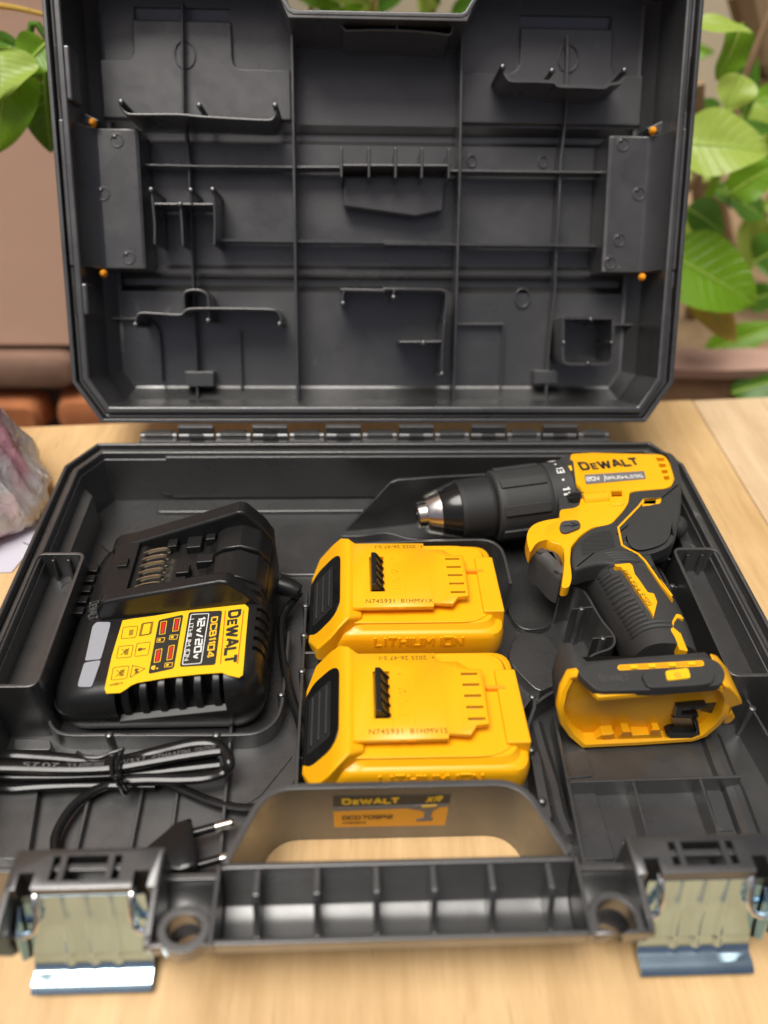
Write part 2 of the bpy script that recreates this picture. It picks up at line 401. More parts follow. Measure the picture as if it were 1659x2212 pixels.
GL = {'A':[[(0,0),(1.9,6),(2.3,6),(4.2,0)],[(.9,1.9),(3.3,1.9)]],'B':[[(0,0),(0,6),(3.1,6),(3.7,5.4),(3.7,3.6),(3.1,3.1),(0,3.1)],[(3,3.1),(4,2.3),(4,.7),(3.3,0),(0,0)]],
'C':[[(4,4.6),(4,6),(0,6),(0,0),(4,0),(4,1.4)]],'D':[[(0,0),(0,6),(2.9,6),(4,4.9),(4,1.1),(2.9,0),(-.3,0)]],'E':[[(3.8,6),(0,6),(0,0),(3.8,0)],[(0,3.05),(3.3,3.05)]],
'F':[[(3.8,6),(0,6),(0,0)],[(0,3.05),(3.3,3.05)]],'H':[[(0,0),(0,6)],[(4,0),(4,6)],[(0,3),(4,3)]],'I':[[(0,0),(0,6)]],'L':[[(0,6),(0,0),(3.6,0)]],'K':[[(0,0),(0,6)],[(4,6),(.4,3),(4,0)]],
'M':[[(0,0),(0,6)],[(4.6,0),(4.6,6)],[(0,5.8),(2.3,2.4),(4.6,5.8)]],'N':[[(0,0),(0,6)],[(4,0),(4,6)],[(0,5.7),(4,.3)]],'O':[[(-.3,0),(4,0),(4,6),(0,6),(0,0)]],'P':[[(0,0),(0,6),(4,6),(4,2.6),(0,2.6)]],
'R':[[(0,0),(0,6),(4,6),(4,2.9),(0,2.9)],[(2,2.9),(4,0)]],'S':[[(4,6),(0,6),(0,3.1),(4,3.1),(4,0),(0,0)]],'T':[[(0,6),(4.2,6)],[(2.1,6),(2.1,0)]],'U':[[(0,6),(0,0),(4,0),(4,6)]],
'V':[[(0,6),(2,0),(2.2,0),(4.2,6)]],'W':[[(0,6),(1.3,0),(1.6,0),(2.8,5),(3,5),(4.2,0),(4.5,0),(5.8,6)]],'X':[[(0,0),(4.2,6)],[(0,6),(4.2,0)]],'Y':[[(0,6),(2,3),(4,6)],[(2,3),(2,0)]],
'0':[[(-.3,0),(4,0),(4,6),(0,6),(0,0)]],'1':[[(0,4.9),(1.1,6),(1.1,0)]],'2':[[(0,6),(4,6),(4,3.1),(0,3.1),(0,0),(4,0)]],'3':[[(0,6),(4,6),(4,0),(0,0)],[(.9,3.1),(4,3.1)]],
'4':[[(3.1,0),(3.1,6),(2.6,6),(0,2.2),(0,1.6),(4.2,1.6)]],'5':[[(4,6),(0,6),(0,3.1),(4,3.1),(4,0),(0,0)]],'6':[[(3.8,6),(0,6),(0,0),(4,0),(4,3.2),(0,3.2)]],'7':[[(0,6),(4,6),(1.5,0)]],
'8':[[(-.3,0),(4,0),(4,6),(0,6),(0,0)],[(0,3.1),(4,3.1)]],'9':[[(0,0),(4,0),(4,6),(0,6),(0,2.9),(4,2.9)]],'-':[[(0,2.9),(2.2,2.9)]],'.':[[(0,0),(0,.6)]],'/':[[(0,-.3),(2.6,6.3)]],
'v':[[(0,3.8),(1.4,0),(1.6,0),(3,3.8)]],'m':[[(0,0),(0,3.8),(3.6,3.8),(3.6,0)],[(1.8,3.8),(1.8,0)]]}
def text(s, parent, m, P0, P1, h, nrm=(0,0,1), lift=.25, bold=.03, shear=0.0, thick=.0, name='lettering', space=1.0):
    """square stroke letters, flat or raised, whose baseline runs from P0 to P1 with capital height h (mm)"""
    th = .62 if bold < .025 else .85 if bold < .045 else 1.1 if bold < .075 else 1.4
    b = MB(); x = 0.0; q = 0
    for q_, ch_ in enumerate(s):
        if ch_ == ' ': x += 2.6; continue
        st = GL[ch_]; w = max(p[0] for l in st for p in l)
        for l in st:
            q += 1; dz = .012*(q % 3); l = [(x+p[0]+shear*p[1], p[1]*(6-th)/6+th/2) for p in l]
            b.wall(l, th, 0, 1+dz)
        x += w+th+.6
        if s[q_:q_+2] in ('LT',): x -= 1.7
        if s[q_:q_+2] in ('WA','AL'): x -= .5
    xs = [v.x for v in b.v]; x0, x1 = min(xs), max(xs)
    P0 = Vector(P0); P1 = Vector(P1); X = (P1-P0); L = X.length; X.normalize()
    Zn = Vector(nrm).normalized(); Y = Zn.cross(X).normalized(); Zn = X.cross(Y)
    tk = max(thick, .06)
    o = MB(); o.f = b.f
    for v in b.v: o.v.append(P0+X*((v.x-x0)/(x1-x0)*L)+Y*(v.y/6*h)+Zn*(lift-.05+tk*v.z))
    return o.build(name, m, parent, smooth=False)
def ptext(s, parent, m, P0, P1, h, nrm=(0,0,1), lift=.2, bold=.0, name='lettering'):
    """plain printed letters"""
    cu = bpy.data.curves.new('lettering', 'FONT'); cu.body = s; cu.offset = bold; cu.resolution_u = 3; cu.space_character = 1.06
    ob = bpy.data.objects.new('lettering', cu); col.objects.link(ob)
    dg = bpy.context.evaluated_depsgraph_get(); dg.update()
    me = bpy.data.meshes.new_from_object(ob.evaluated_get(dg)); bpy.data.objects.remove(ob); bpy.data.curves.remove(cu)
    xs = [v.co.x for v in me.vertices]; ys = [v.co.y for v in me.vertices]; x0, x1, y1 = min(xs), max(xs), max(ys)
    P0 = Vector(P0); P1 = Vector(P1); X = P1-P0; L = X.length; X.normalize(); Zn = Vector(nrm).normalized(); Y = Zn.cross(X).normalized()
    for v in me.vertices: v.co = (P0+X*((v.co.x-x0)/(x1-x0)*L)+Y*(v.co.y/y1*h)+Zn*lift)*MM
    me.materials.clear(); me.materials.append(M[m])
    o = bpy.data.objects.new(name, me); col.objects.link(o); o.parent = parent; return o
def wordmark(parent, m, P0, P1, h, nrm=(0,0,1), lift=.25, bold=.09, thick=0.0):
    P0 = Vector(P0); P1 = Vector(P1); L = P1-P0
    for s, a, b_, k in (('D',0,.165,1),('E',.19,.295,.76),('WALT',.31,1,1)):
        text(s, parent, m, P0+L*a, P0+L*b_, h*k, nrm, lift, bold, thick=thick)
def pillow(poly, z0, z1, r, mb=None, n=5):
    """prism with a rounded upper edge"""
    rings = [z3(poly, z0)]
    for k in range(n+1):
        a = pi/2*k/n; rings.append(z3(inset(poly, r*(1-cos(a))), z1-r+r*sin(a)))
    b = mb or MB(); b.loft(rings); return b
def z3(pts, z): return [(x, y, z(x, y) if callable(z) else z) for x, y in pts]

# ================================================================== SETTING
b = MB(); b.box(-6000, 6000, -3000, 9000, -760, -750)
o = b.build('ground', 'ground'); o['kind'] = 'structure'
# table: two plywood boards
tb = thing('table', 'pale plywood table top under the open tool case, made of two boards', 'table')
b = MB(); b.prism([(-440,-400),(285,-400),(287,131),(-440,78)], -18, 0); b.build('board', 'wood', tb, bev=.8)
b = MB(); b.prism([(286.2,-400),(470,-400),(470,145),(288.2,131)], -18.3, -.6); b.build('board', 'woodp', tb, bev=.8)
for x, y in ((-400,-360),(430,-360),(-400,40),(430,100)):
    b = MB(); b.box(x-25, x+25, y-25, y+25, -750, -19); b.build('leg', 'wood', tb, bev=2)
# plastered wall with bare bricks at its foot
wl = thing('plastered_wall', 'dusty pink plastered wall with bare bricks at its foot, behind the left of the case', 'wall')
b = MB(); b.box(-2500, -110, 352, 470, -750, 1500); b.build('wall_core', 'mortar', wl)
b = MB(); b.box(-2500, -109, 343, 350, -64, 1500); b.build('plaster_coat', 'plaster', wl, bev=3)
rr = random.Random(3)
for row, (z0, z1, mm_) in enumerate(((-112,-66,'brickp'),(-172,-121,'brick'),(-232,-182,'brick'),(-292,-242,'brickp'))):
    x = -140 if row % 2 == 0 else -112
    while x > -620:
        w = 190+rr.uniform(-20, 14) if x < -130 or row % 2 == 0 else 92
        if row == 1 and x < -200 and x > -230: w = 150
        b = MB(); b.loft([z3(rrect(x-w, z0+rr.uniform(0, 3), x, z1-rr.uniform(0, 4), 20, 4), 0), z3(rrect(x-w+4, z0+4, x-4, z1-4, 20, 4), 26+rr.uniform(-5, 6)), z3(rrect(x-w+12, z0+10, x-12, z1-10, 10, 4), 30+rr.uniform(-5, 6))],
                 mtx=Matrix(((1,0,0,0),(0,0,-1,352),(0,1,0,0),(0,0,0,1))))
        b.build('brick', mm_, wl); x -= w+11
# garden behind the right of the case
b = MB(); b.box(-90, 2500, 332, 5000, -760, -88); o = b.build('garden_soil', 'soil'); o['kind'] = 'structure'
kb = thing('planter_kerb', 'weathered pinkish planter kerb behind the table, below the plants on the right', 'kerb')
b = MB(); b.box(-80, 1600, 300, 330, -750, -73); b.build('kerb_body', 'kerbs', kb, bev=6)
b = MB()
xs = [-84+i*40 for i in range(43)]
b.loft([[(x, 292+rr.uniform(-3, 3), -74), (x, 290+rr.uniform(-3, 3), -60+rr.uniform(-3, 3)), (x, 333, -59+rr.uniform(-3, 3)), (x, 333, -74)] for x in xs])
b.build('kerb_cap', 'kerb', kb)
gw = thing('garden_wall', 'pale beige garden wall far behind the plants', 'wall')
b = MB(); b.box(-600, 2600, 1300, 1400, -750, 1800); b.build('wall_face', 'beige', gw, bev=4)

# ================================================================== TOOL CASE
case = thing('tool_case', 'open black plastic tool case with its lid raised, standing on the plywood table', 'tool case')
HB = 47.0
OUT = rpoly([(-215,-27),(-199,0),(199,0),(215,-27),(215,-288),(196,-307),(73,-307),(58,-272),(-58,-272),(-73,-307),(-196,-307),(-215,-288)], [0,0,0,0,0,0,0,13,13,0,0,0], 6)[::-1]
BODY = [(-215,-27),(-199,0),(199,0),(215,-27),(215,-288),(196,-307),(-196,-307),(-215,-288)][::-1]
# tray: floor + double-lipped rim walls
b = MB()
b.prism(inset(OUT, 1.2), 0, 3)
tray = b.build('base_tray', 'case', case, bev=.6)
def opath(d, y_front=-306):
    P = [(-215,-290),(-215,-27),(-199,0),(199,0),(215,-27),(215,-290)]
    q = inset([(-215,-400),(-215,-27),(-199,0),(199,0),(215,-27),(215,-400)][::-1], d)[::-1]
    q[0] = (q[0][0], y_front+18); q[-1] = (q[-1][0], y_front+18); return q
b = MB(); b.wall(opath(1.3), 2.6, 0, HB); b.wall(opath(4.4), 3.6, 1, HB-5); b.wall(opath(8.0), 4.2, 1, HB-1.6)
b.build('rim', 'case', tray, bev=1.0, seg=3)
# lower inner slope and step at the foot of the walls
b = MB()
q = opath(10.4); b.wall(q, 1.4, 2, HB-7)
for sx in (-1, 1):
    b.prism([(sx*205,-30),(sx*205,-112),(sx*196,-112),(sx*196,-40)], 2, 31)
b.prism([(-150,-9),(150,-9),(150,-12.5),(-150,-12.5)], 2, HB-4)
b.build('wall_panel', 'case', tray, bev=.8)
# raised floor panels
def slab(poly, z, r=4, nm='floor_panel', m='case', z0=2.4, bev=.8):
    b = MB(); b.prism(rpoly(poly, r, 3), z0, z); return b.build(nm, m, tray, bev=bev)
slab([(-160,-14),(150,-14),(150,-28),(-160,-28)], 6)
slab([(-192,-60),(-160,-34),(-130,-34),(-130,-44),(-150,-46),(-180,-72)], 5, 2)
slab([(-70,-40),(70,-40),(70,-92),(-70,-92)], 5, 10)
# front wall of the tray (behind the handle bar), and the wall round the handle opening
b = MB()
b.wall(rpoly([(-77,-306),(-73.5,-305.5),(-58.5,-270.5),(58.5,-270.5),(73.5,-305.5),(77,-306)], [0,2,13,13,2,0], 6)[5:-5], 3.2, 0, HB)
b.build('front_wall', 'case', tray, bev=.8)
for sx in (-1, 1):
    b = MB(); b.wall([(sx*76.5,-305.5),(sx*101,-305.5)], 3.2, 0, 36); b.build('front_wall', 'case', tray, bev=.6)
    b = MB(); b.wall([(sx*101,-305.5),(sx*196,-305.5)], 3.2, 0, HB); b.build('front_wall', 'case', tray, bev=.6)
    b = MB(); b.loft([[(x, y, z) for y, z in ((-307,35),(-309,31),(-314,26.5),(-319,24.5),(-326,25),(-331,28.5),(-334.3,35),(-335.6,46.8),(-338.0,46.8),(-336.8,36),(-332,23.5),(-324,14),(-314,8),(-307,8))] for x in sorted((sx*76.6, sx*100.4))])
    sc_ = b.build('side_channel', 'case', tray, bev=.8)
    c = MB(); c.cyl(sx*86.5, -331.5, -5, 60, 6.4, 24); cut(sc_, c)
    b = MB(); b.loft([[(x, y, z) for y, z in ((-306,46.8),(-338,46.8),(-336.8,36),(-332,23.5),(-324,14),(-314,8),(-306,8))] for x in sorted((sx*74.8, sx*76.6))]); b.build('bar_end', 'case', tray, bev=.4)
b = MB(); b.wall([(-73.5,-306.6),(73.5,-306.6)], 3.0, 0, HB); b.build('grip_back', 'case', tray, bev=1)
# handle bar: half-round channel open upwards, with six ribs
prof = [(-308,46.8),(-309.2,38),(-311,31),(-314,26.5),(-319,24.5),(-326,25),(-331,28.5),(-334.3,35),(-335.6,46.8),(-338.0,46.8),(-336.8,36),(-332,23.5),(-324,14),(-314,8),(-308,8),(-306,20),(-306,46.8)]
b = MB(); b.loft([[(x, y, z) for y, z in prof] for x in (-74.8, 0, 74.8)])
hb = b.build('handle_bar', 'case', tray, bev=.8)
for x0 in (-59.5,-34.6,-9.8,14.2,38.7,63.4):
    b = MB(); b.loft([[(x, y, z) for y, z in ((-307,46),(-318.5,46),(-321,43.5),(-323.5,36),(-329,30),(-334,33.5),(-334,30),(-326,22),(-315,22),(-309,30))] for x in (x0-1.3+.0, x0+1.3)])
    b.build('rib', 'case', hb, bev=.4)
for sx in (-1, 1):
    b = MB()
    b.wall([(sx*101,-307),(sx*100,-320),(sx*100,-336)], 2.4, [6,14,38], [HB,HB,HB])
    b.build('bar_end', 'case', tray, bev=.5)
# padlock eyes either side of the bar
for sx in (-1, 1):
    cx = sx*86.5
    b = MB()
    pts = [(cx+9.2, -337.2)]+[(cx+9.2*cos(t), -331+8.2*sin(t)) for t in [pi*k/12 for k in range(13)]]+[(cx-9.2, -337.2)]
    if sx < 0:
        pts = [(cx+8.6*cos(t), -331.5+7.4*sin(t)) for t in [2*pi*k/24 for k in range(24)]]
        b.wall(pts, 3.6, 38, HB+.6, closed=True)
    else:
        b.wall(pts, 3.2, 38, HB+.6)
    b.build('padlock_eye', 'case', tray, bev=.5)
# latch housings, with a metal toggle latch hanging from each
for sx in (-1, 1):
    x0, x1 = sorted((sx*99.5, sx*160.5))
    b = MB(); b.prism(rpoly([(x0,-299),(x0,-316),(x1,-316),(x1,-299)][::1], [2.5,0,0,2.5], 3), 12, HB+3)
    h = b.build('latch_housing', 'case', tray, bev=.7)
    c = MB()
    xm = (x0+x1)/2
    c.prism([(xm-8.5,-302.2),(xm+8.5,-302.2),(xm+8.5,-312.6),(xm-8.5,-312.6)], 30, 60)
    for s2 in (-1, 1):
        xx = xm+s2*12.6
        c.prism([(xx-1.6,-302.2),(xx+1.6,-302.2),(xx+1.6,-312.4),(xx-1.6,-312.4)], 24, 60)
        xx = xm+s2*23.4
        c.box(xx-3.2, xx+3.2, -320, -309.0, 5, 60)
    cut(h, c)
    b = MB(); b.prism([(xm-7,-304.6),(xm+7,-304.6),(xm+7,-310.5),(xm-7,-310.5)], 29, 38); b.build('catch', 'case', h, bev=.6)
    for s2 in (-1, 1):
        xe = xm+s2*29.7
        b = MB(); b.loft([[(x, y, z) for y, z in ((-299,HB+2.6),(-316,HB+2.2),(-337,HB-.5),(-338,HB-4),(-332,26),(-322,10),(-310,3),(-299,3))] for x in (xe-1.4, xe+1.4)])
        b.build('cheek', 'case', h, bev=.6)
    b = MB(); b.box(x0+3, x1-3, -307, -299.5, 4, 30); b.build('web', 'case', h, bev=.6)
    # the latch
    lt = bpy.data.objects.new('latch', None); col.objects.link(lt); lt.parent = case; lt.empty_display_size = .02
    pl = [(-315.5,44),(-317.0,38),(-318.8,33),(-320.0,30),(-321.2,26),(-323.4,18),(-325.6,12.8),(-327.0,10.2),(-328.0,8.2),(-329.6,6.2),(-331.6,5.4),(-334.4,5.6),(-336.8,4.6),(-338.4,3.2)]
    hw = 25.0
    grid = []
    nx = 56
    for (y, z), k in zip(pl, range(len(pl))):
        row = []
        for i in range(nx+1):
            x = -hw+2*hw*i/nx
            ridge = 0
            for rx in (-9.5, 0.5, 10.5):
                d = abs(x-rx)
                if d < 2.2 and 1 <= k <= 8: ridge = .8*cos(pi*d/4.4)**2
            row.append((xm+x, y-ridge*.75, z+ridge*.55))
        grid.append(row)
    vs = [p for r_ in grid for p in r_]; W_ = nx+1
    for nm_, mt_, a0, a1 in (('latch_plate', 'zinc', 0, 6), ('latch_lip', 'zincb', 6, len(pl)-1)):
        fs = [[a*W_+i, a*W_+i+1, (a+1)*W_+i+1, (a+1)*W_+i] for a in range(a1-a0) for i in range(nx)]
        b = MB(); b.add(vs[a0*W_:(a1+1)*W_], fs); pt = b.build(nm_, mt_, lt, fix=False, sharp=60)
        so = pt.modifiers.new('thick', 'SOLIDIFY'); so.thickness = .0009
    for s2 in (-1, 1):
        b = MB()
        xe = xm+s2*(hw+1.5)
        b.prism([(-318,40),(-318,22),(-326,10),(-331,18),(-328,34)], xe-.5, xe+.5, mtx=Matrix(((0,0,1,0),(1,0,0,0),(0,1,0,0),(0,0,0,1))))
        b.build('latch_ear', 'zinc', lt, bev=.3)
        b = MB()
        xw = xm+s2*(19.5)
        pp = crom([(xw, -313.5, 45), (xw, -317.5, 43), (xw-s2*.3, -321, 37), (xw+s2*1.2, -324.0, 31.5), (xw+s2*5, -325.3, 29.5), (xw+s2*9.5, -325.0, 29.5)], 6)
        b.tube(pp, 1.55, 10); b.build('wire_bail', 'wire', lt)
# storage bins at both sides
for sx in (-1, 1):
    x0, x1 = sorted((sx*180, sx*207.5))
    b = MB(); P = rrect(x0, -211, x1, -113.5, 5, 4)
    b.wall(P, 2.2, 2, HB-.6, closed=True); b.prism(inset(P, .6), 24, 27.5)
    bn = b.build('storage_bin', 'case', tray, bev=.5)
    for xx in (sx*189.5, sx*198.5):
        b = MB(); b.prism([(xx-.8,-115),(xx+.8,-115),(xx+.8,-118.6),(xx-.8,-118.6)], 27, HB-4, top=[(xx-.8,-115),(xx+.8,-115),(xx+.8,-116.5),(xx-.8,-116.5)])
        b.build('rib', 'case', bn, bev=.25)
    for yy in (-124, -206):
        b = MB(); b.wall([(sx*190.5+4.5*cos(t), yy+4.5*sin(t)) for t in [2*pi*k/20 for k in range(20)]], .6, 27, 27.9, closed=True); b.build('ejector_mark', 'case', bn)
# charger pocket wall with pins
P = [(-182.5,-170),(-182.5,-201),(-181,-210),(-176,-216.5),(-168,-219.3),(-150,-219.8),(-110,-220.6),(-78,-221),(-68,-219),(-61.5,-213.5),(-58.5,-205),(-57.6,-190),(-57,-150)]
b = MB(); b.wall([tuple(p) for p in crom(P, 4)], 1.9, 2.5, 15.5); pw = b.build('pocket_wall', 'case', tray, bev=.4)
for x, y in ((-147,-220.4),(-91,-221.4),(-58.6,-196)):
    b = MB(); b.pin(x, y, 2.5, 17, 2.3); b.build('pin', 'case', pw)
# divider between charger and batteries
b = MB(); b.wall([(-47.6,-120),(-47.6,-268)], 1.8, 2.5, 18); b.wall([(-47,-168),(-39,-168)], 1.8, 2.5, 17.5)
dv = b.build('divider_wall', 'case', tray, bev=.4)
for y in (-155.5,-182,-132):
    b = MB(); b.pin(-47.6, y, 2.5, 19.4, 2.2); b.build('pin', 'case', dv)
# wall behind the rear battery, swept down at its right end
P = [(-40,-99),(-30,-93),(0,-90),(55,-88),(69,-89),(75,-94),(77.5,-103),(78,-128)]
b = MB(); b.wall([tuple(p) for p in crom(P, 4)], 2.0, 2.5, [10+min(1, k/5)*22 for k in range(29)]); b.build('divider_wall', 'case', tray, bev=.4)
# chuck cradle: upright panel with a sloping end
cp = [(x, y, z) for (x, z), y in zip([(-26.2,2.2)]+[(7.2,42.6)]+[(12.4,44.3)]+[(42.2,41.2)], (-50,-42,-41,-34))]
cp = [(cp[0][0], -50, 2.5)]+cp[1:]+[(120, -27, cp[-1][2]-1), (120, -27, 2.5)]
b = MB(); b.loft([[(x, y+d, z) for x, y, z in cp] for d in (0, 2.2)]); b.build('cradle_wall', 'case', tray, bev=.5)
b = MB(); b.wall([tuple(p) for p in crom([(-26,-60.8),(-12.7,-61),(4.7,-58.2),(20.4,-64.3),(38.8,-66.4)], 4)], 2.0, 2.5, 12); b.build('cradle_wall', 'case', tray, bev=.4)
# drill cradle: thin curved walls
P = [(106.9,-135.8),(110.9,-133.4),(116.1,-132.9),(119.9,-136),(122.1,-141.5),(123.9,-150.8),(126.2,-161.1),(129.1,-168.7),(129.9,-173.6),(128.8,-177.8),(126.4,-180.7),(123.7,-182.5),(117.5,-184.7),(112.7,-187.5),(109.9,-191.5)]
b = MB(); b.wall([tuple(p) for p in crom(P, 3)], 1.5, 2.5, 34); cw = b.build('cradle_wall', 'case', tray, bev=.35)
for x, y in [(116.1,-151.6),(123.2,-174.3)]:
    b = MB(); b.pin(x, y, 2.5, 35, 2.0); b.build('pin', 'case', cw)
    b = MB(); b.wall([(x-6, y+.4), (x+7, y+2)], 1.0, 2.5, 33.5); b.build('web', 'case', cw, bev=.2)
P = [(175.7,-100.2),(179.8,-98.6),(182.8,-100.3),(177.4,-99.4),(173.4,-102.2),(171.1,-106.2),(171.5,-114.2),(173.3,-121.9),(174.4,-131.4),(173.2,-140.5),(170.9,-149.3)]
P = [(181.5,-99.9),(179,-98.6),(175.6,-99.6),(172.7,-102.6),(171.1,-107.3),(171.5,-114.2),(173.4,-122.3),(174.1,-132.3),(172.8,-140.9)]
b = MB(); b.wall([tuple(p) for p in crom(P, 3)], 1.3, 2.5, 34); cw = b.build('cradle_wall', 'case', tray, bev=.3)
for x, y in [(179.6,-108.3),(176.5,-133.2)]:
    b = MB(); b.pin(x, y, 2.5, 34.6, 1.9); b.build('pin', 'case', cw)
    b = MB(); b.wall([(x-5, y+3), (x, y), (x+6, y-2)], .9, 2.5, 33.5); b.build('web', 'case', cw, bev=.2)
# shell-shaped dips in the floor under the trigger
b = MB(); P = [(78.6,-96.3),(79.5,-118.6),(81.3,-134),(84.3,-140.9),(90,-143.9),(99.5,-142.4),(104.4,-138.5)]
b.wall([tuple(p) for p in crom(P, 5)], 1.6, 2.5, 8); b.build('floor_ridge', 'case', tray, bev=.5)
slab([(71.4,-168.5),(76.4,-179.4),(86.1,-194.6),(93.5,-190.2),(102.5,-188.1),(107.4,-174),(103.6,-164),(100.9,-152.5),(88.6,-148.4),(80.3,-149.6)], 11, 10)
# walls right of the batteries and the front right compartments
wy = [(90.6,-212.1),(89.5,-251.7),(88.5,-283.1),(87.5,-314.3)]
b = MB(); b.wall(wy, 1.9, 2.5, 16); b.build('divider_wall', 'case', tray, bev=.4)
w2 = [(88.9,-252.5),(179.2,-251.5)]
b = MB(); b.wall(w2, 1.7, 2.5, 16); b.build('divider_wall', 'case', tray, bev=.4)
for q in ([(123,-252.6),(122.2,-281.7)], [(157.8,-252.2),(156.9,-280.6)]):
    q = [q[0], (q[0][0]+(q[1][0]-q[0][0])*2.2, q[0][1]+(q[1][1]-q[0][1])*2.2)]
    b = MB(); b.wall(q, 1.6, 2.5, 15.4); b.build('divider_wall', 'case', tray, bev=.35)
# raised strips on the floor of the compartments
for P, z in (([(92.7,-249.4),(105.9,-249.7),(107,-287.6),(91,-287.3)], 5), ([(93.9,-213.5),(106.5,-227.9),(106.9,-243.1),(93.2,-244.1)], 5),
             ([(164.2,-250.9),(171.7,-251),(171.2,-274.3),(162.9,-274.1)], 4.4)):
    slab(P, z, 1.5)
b = MB(); P = [(177.8,-220.8),(177.2,-242.7),(178.5,-253.9),(177.5,-278.1)]
b.tube(z3(P, 3), 6, 10); b.build('floor_ridge', 'case', tray)
b = MB(); P = [(79.8,-214.4),(80.7,-231.1),(82.7,-252.8),(82.6,-268.2),(84.7,-279)]
b.tube(z3(P, 8), 5.5, 10); b.build('floor_ridge', 'case', tray)
# block and pins right of the front battery
q = [(72.1,-237),(76.7,-237.6),(76.4,-274),(71.3,-273.9)]
slab(q, 20, 1.5, nm='pin_block')
for x, y in [(72.4,-238.1),(72.6,-266.5)]:
    b = MB(); b.pin(x, y, 2.5, 24, 2.1); b.build('pin', 'case', tray)
q = [(72,-213.3),(77.8,-206),(80.2,-204.9),(78.2,-213.4),(72.7,-224.7),(71.1,-238.4)]
b = MB(); b.wall(q, 2, 2.5, 24); b.build('divider_wall', 'case', tray, bev=.4)
b = MB(); x, y = [(78.5,-206.2)][0]; b.pin(x, y, 2.5, 25, 2.1); b.build('pin', 'case', tray)
q = [(79.9,-207.4),(86.8,-202),(92.1,-198.8),(98.6,-194.5)]
b = MB(); b.wall([tuple(p) for p in crom(q, 3)], 2, 2.5, 18); b.build('divider_wall', 'case', tray, bev=.4)
# long thin wall with a pin by the right side
q = [(194.6,-202.2),(195.3,-217.6),(197,-234)]
b = MB(); b.wall(q+[(q[-1][0]+4, q[-1][1]-30)], 1.4, 2.5, 26); w_ = b.build('divider_wall', 'case', tray, bev=.3)
b = MB(); b.pin(q[1][0], q[1][1], 2.5, 27, 2.3); b.build('pin', 'case', w_)
# ribs and steps under the cord, left front
for a, z in (([(-152.2,-248),(-151.4,-277.6)], 7), ([(-126.4,-244),(-125.8,-278.2)], 7), ([(-108.6,-248.9),(-107.8,-270.3)], 6), ([(-84.6,-225.9),(-82,-293.7)], 9)):
    d = ((a[1][0]-a[0][0])*.25, (a[1][1]-a[0][1])*.25)
    b = MB(); b.wall([(a[0][0]-d[0], a[0][1]-d[1]), (a[1][0]+d[0], a[1][1]+d[1])], 1.8, 2.4, z); b.build('rib', 'case', tray, bev=.4)
slab([(-202.5,-246),(-177.8,-246.6),(-172.4,-282.4),(-197.9,-281.8)], 8, 2)
slab([(-198.4,-217.8),(-179.2,-218.2),(-177.3,-224.9),(-196.3,-224.5)], 10, 2)
slab([(-82.7,-232.8),(-51,-226.9),(-66.5,-249.9),(-81.1,-259.5)], 4, 2)
# hinge: base strip, lid knuckles and pin
b = MB(); b.box(-171, 171, .6, 5.2, 38, 45.2); hs = b.build('hinge', 'case', case, bev=.6)
kx = -171
seq = []
x = -171.0; i = 0
while x < 171:
    w = 26.4 if i else 27.4
    seq.append((x, min(171, x+w), i % 2)); x += w; i += 1
for x0, x1, k in seq:
    b = MB()
    if k == 0:
        b.box(x0+.6, x1-.6, 3, 10.5, 40, 46)
        b.tube([(x0+.6, 9.5, 45.5), (x1-.6, 9.5, 45.5)], 3.3, 12)
        b.box(x0+4, x1-4, 6.2, 12.8, 46, 49.2)
    else:
        b.tube([(x0+.6, 9.5, 45.5), (x1-.6, 9.5, 45.5)], 3.3, 12)
        b.box(x0+.6, x1-.6, 8, 12.2, 45, 54.5)
        b.tube([(x0+8, 6.6, 48), (x1-8, 6.6, 48)], 1.2, 8)
    b.build('hinge_knuckle', 'case', hs, bev=.5)
# product sticker inside the handle opening
sk = MB(); sk.loft([[(-28.6,-272.3,12.8),(25.2,-272.3,12.4),(26.2,-272.3,40.0),(-28.6,-272.3,40.8)], [(-28.6,-272.1,12.8),(25.2,-272.1,12.4),(26.2,-272.1,40.0),(-28.6,-272.1,40.8)]])
sk = sk.build('sticker', 'labelb', case)
def yquad(nm, m, pts, y0, y1, par):
    b = MB(); b.loft([[(x, y0, z) for x, z in pts], [(x, y1, z) for x, z in pts]]); return b.build(nm, m, par)
yquad('colour_panel', 'orangeint', [(-28.6,12.8),(25.2,12.4),(25.7,29.5),(-28.6,27.5)], -272.5, -272.3, sk)
yquad('grey_panel', 'greytxt', [(-28.6,27.5),(25.7,29.5),(25.8,32),(-28.6,31)], -272.5, -272.3, sk)
NY = (0,-1,0)
wordmark(sk, 'printy', (-24.5,-272.5,33.6), (2.0,-272.5,33.6), 5.2, NY, .15, .10)
text('XR', sk, 'printy', (14.5,-272.5,34), (22.5,-272.5,34), 5.4, NY, .15, .10, .3)
text('DCD709P2', sk, 'printb', (-24.5,-272.6,20.2), (-.5,-272.6,20.2), 3.4, NY, .15, .05)
text('NA900613', sk, 'printb', (-24.5,-272.6,16.0), (-13.5,-272.6,16.0), 1.9, NY, .15, .03)
b = MB()
I_ = Matrix(((1,0,0,0),(0,0,-1,-272.6),(0,1,0,0),(0,0,0,1)))
b.prism([(7,29),(9,31.6),(20,32.6),(21,29.5),(18.5,27),(17.5,21),(19,19.4),(18.6,17.6),(11,17.2),(11,19),(14.4,20.2),(14.6,25.4),(12,27.6)], 0, .2, mtx=I_); b.build('printed_drill', 'greytxt', sk)
b = MB(); b.prism([(13,30),(13,31.8),(20,32.4),(20,30.6)], .2, .35, mtx=I_); b.build('printed_drill', 'printy', sk)

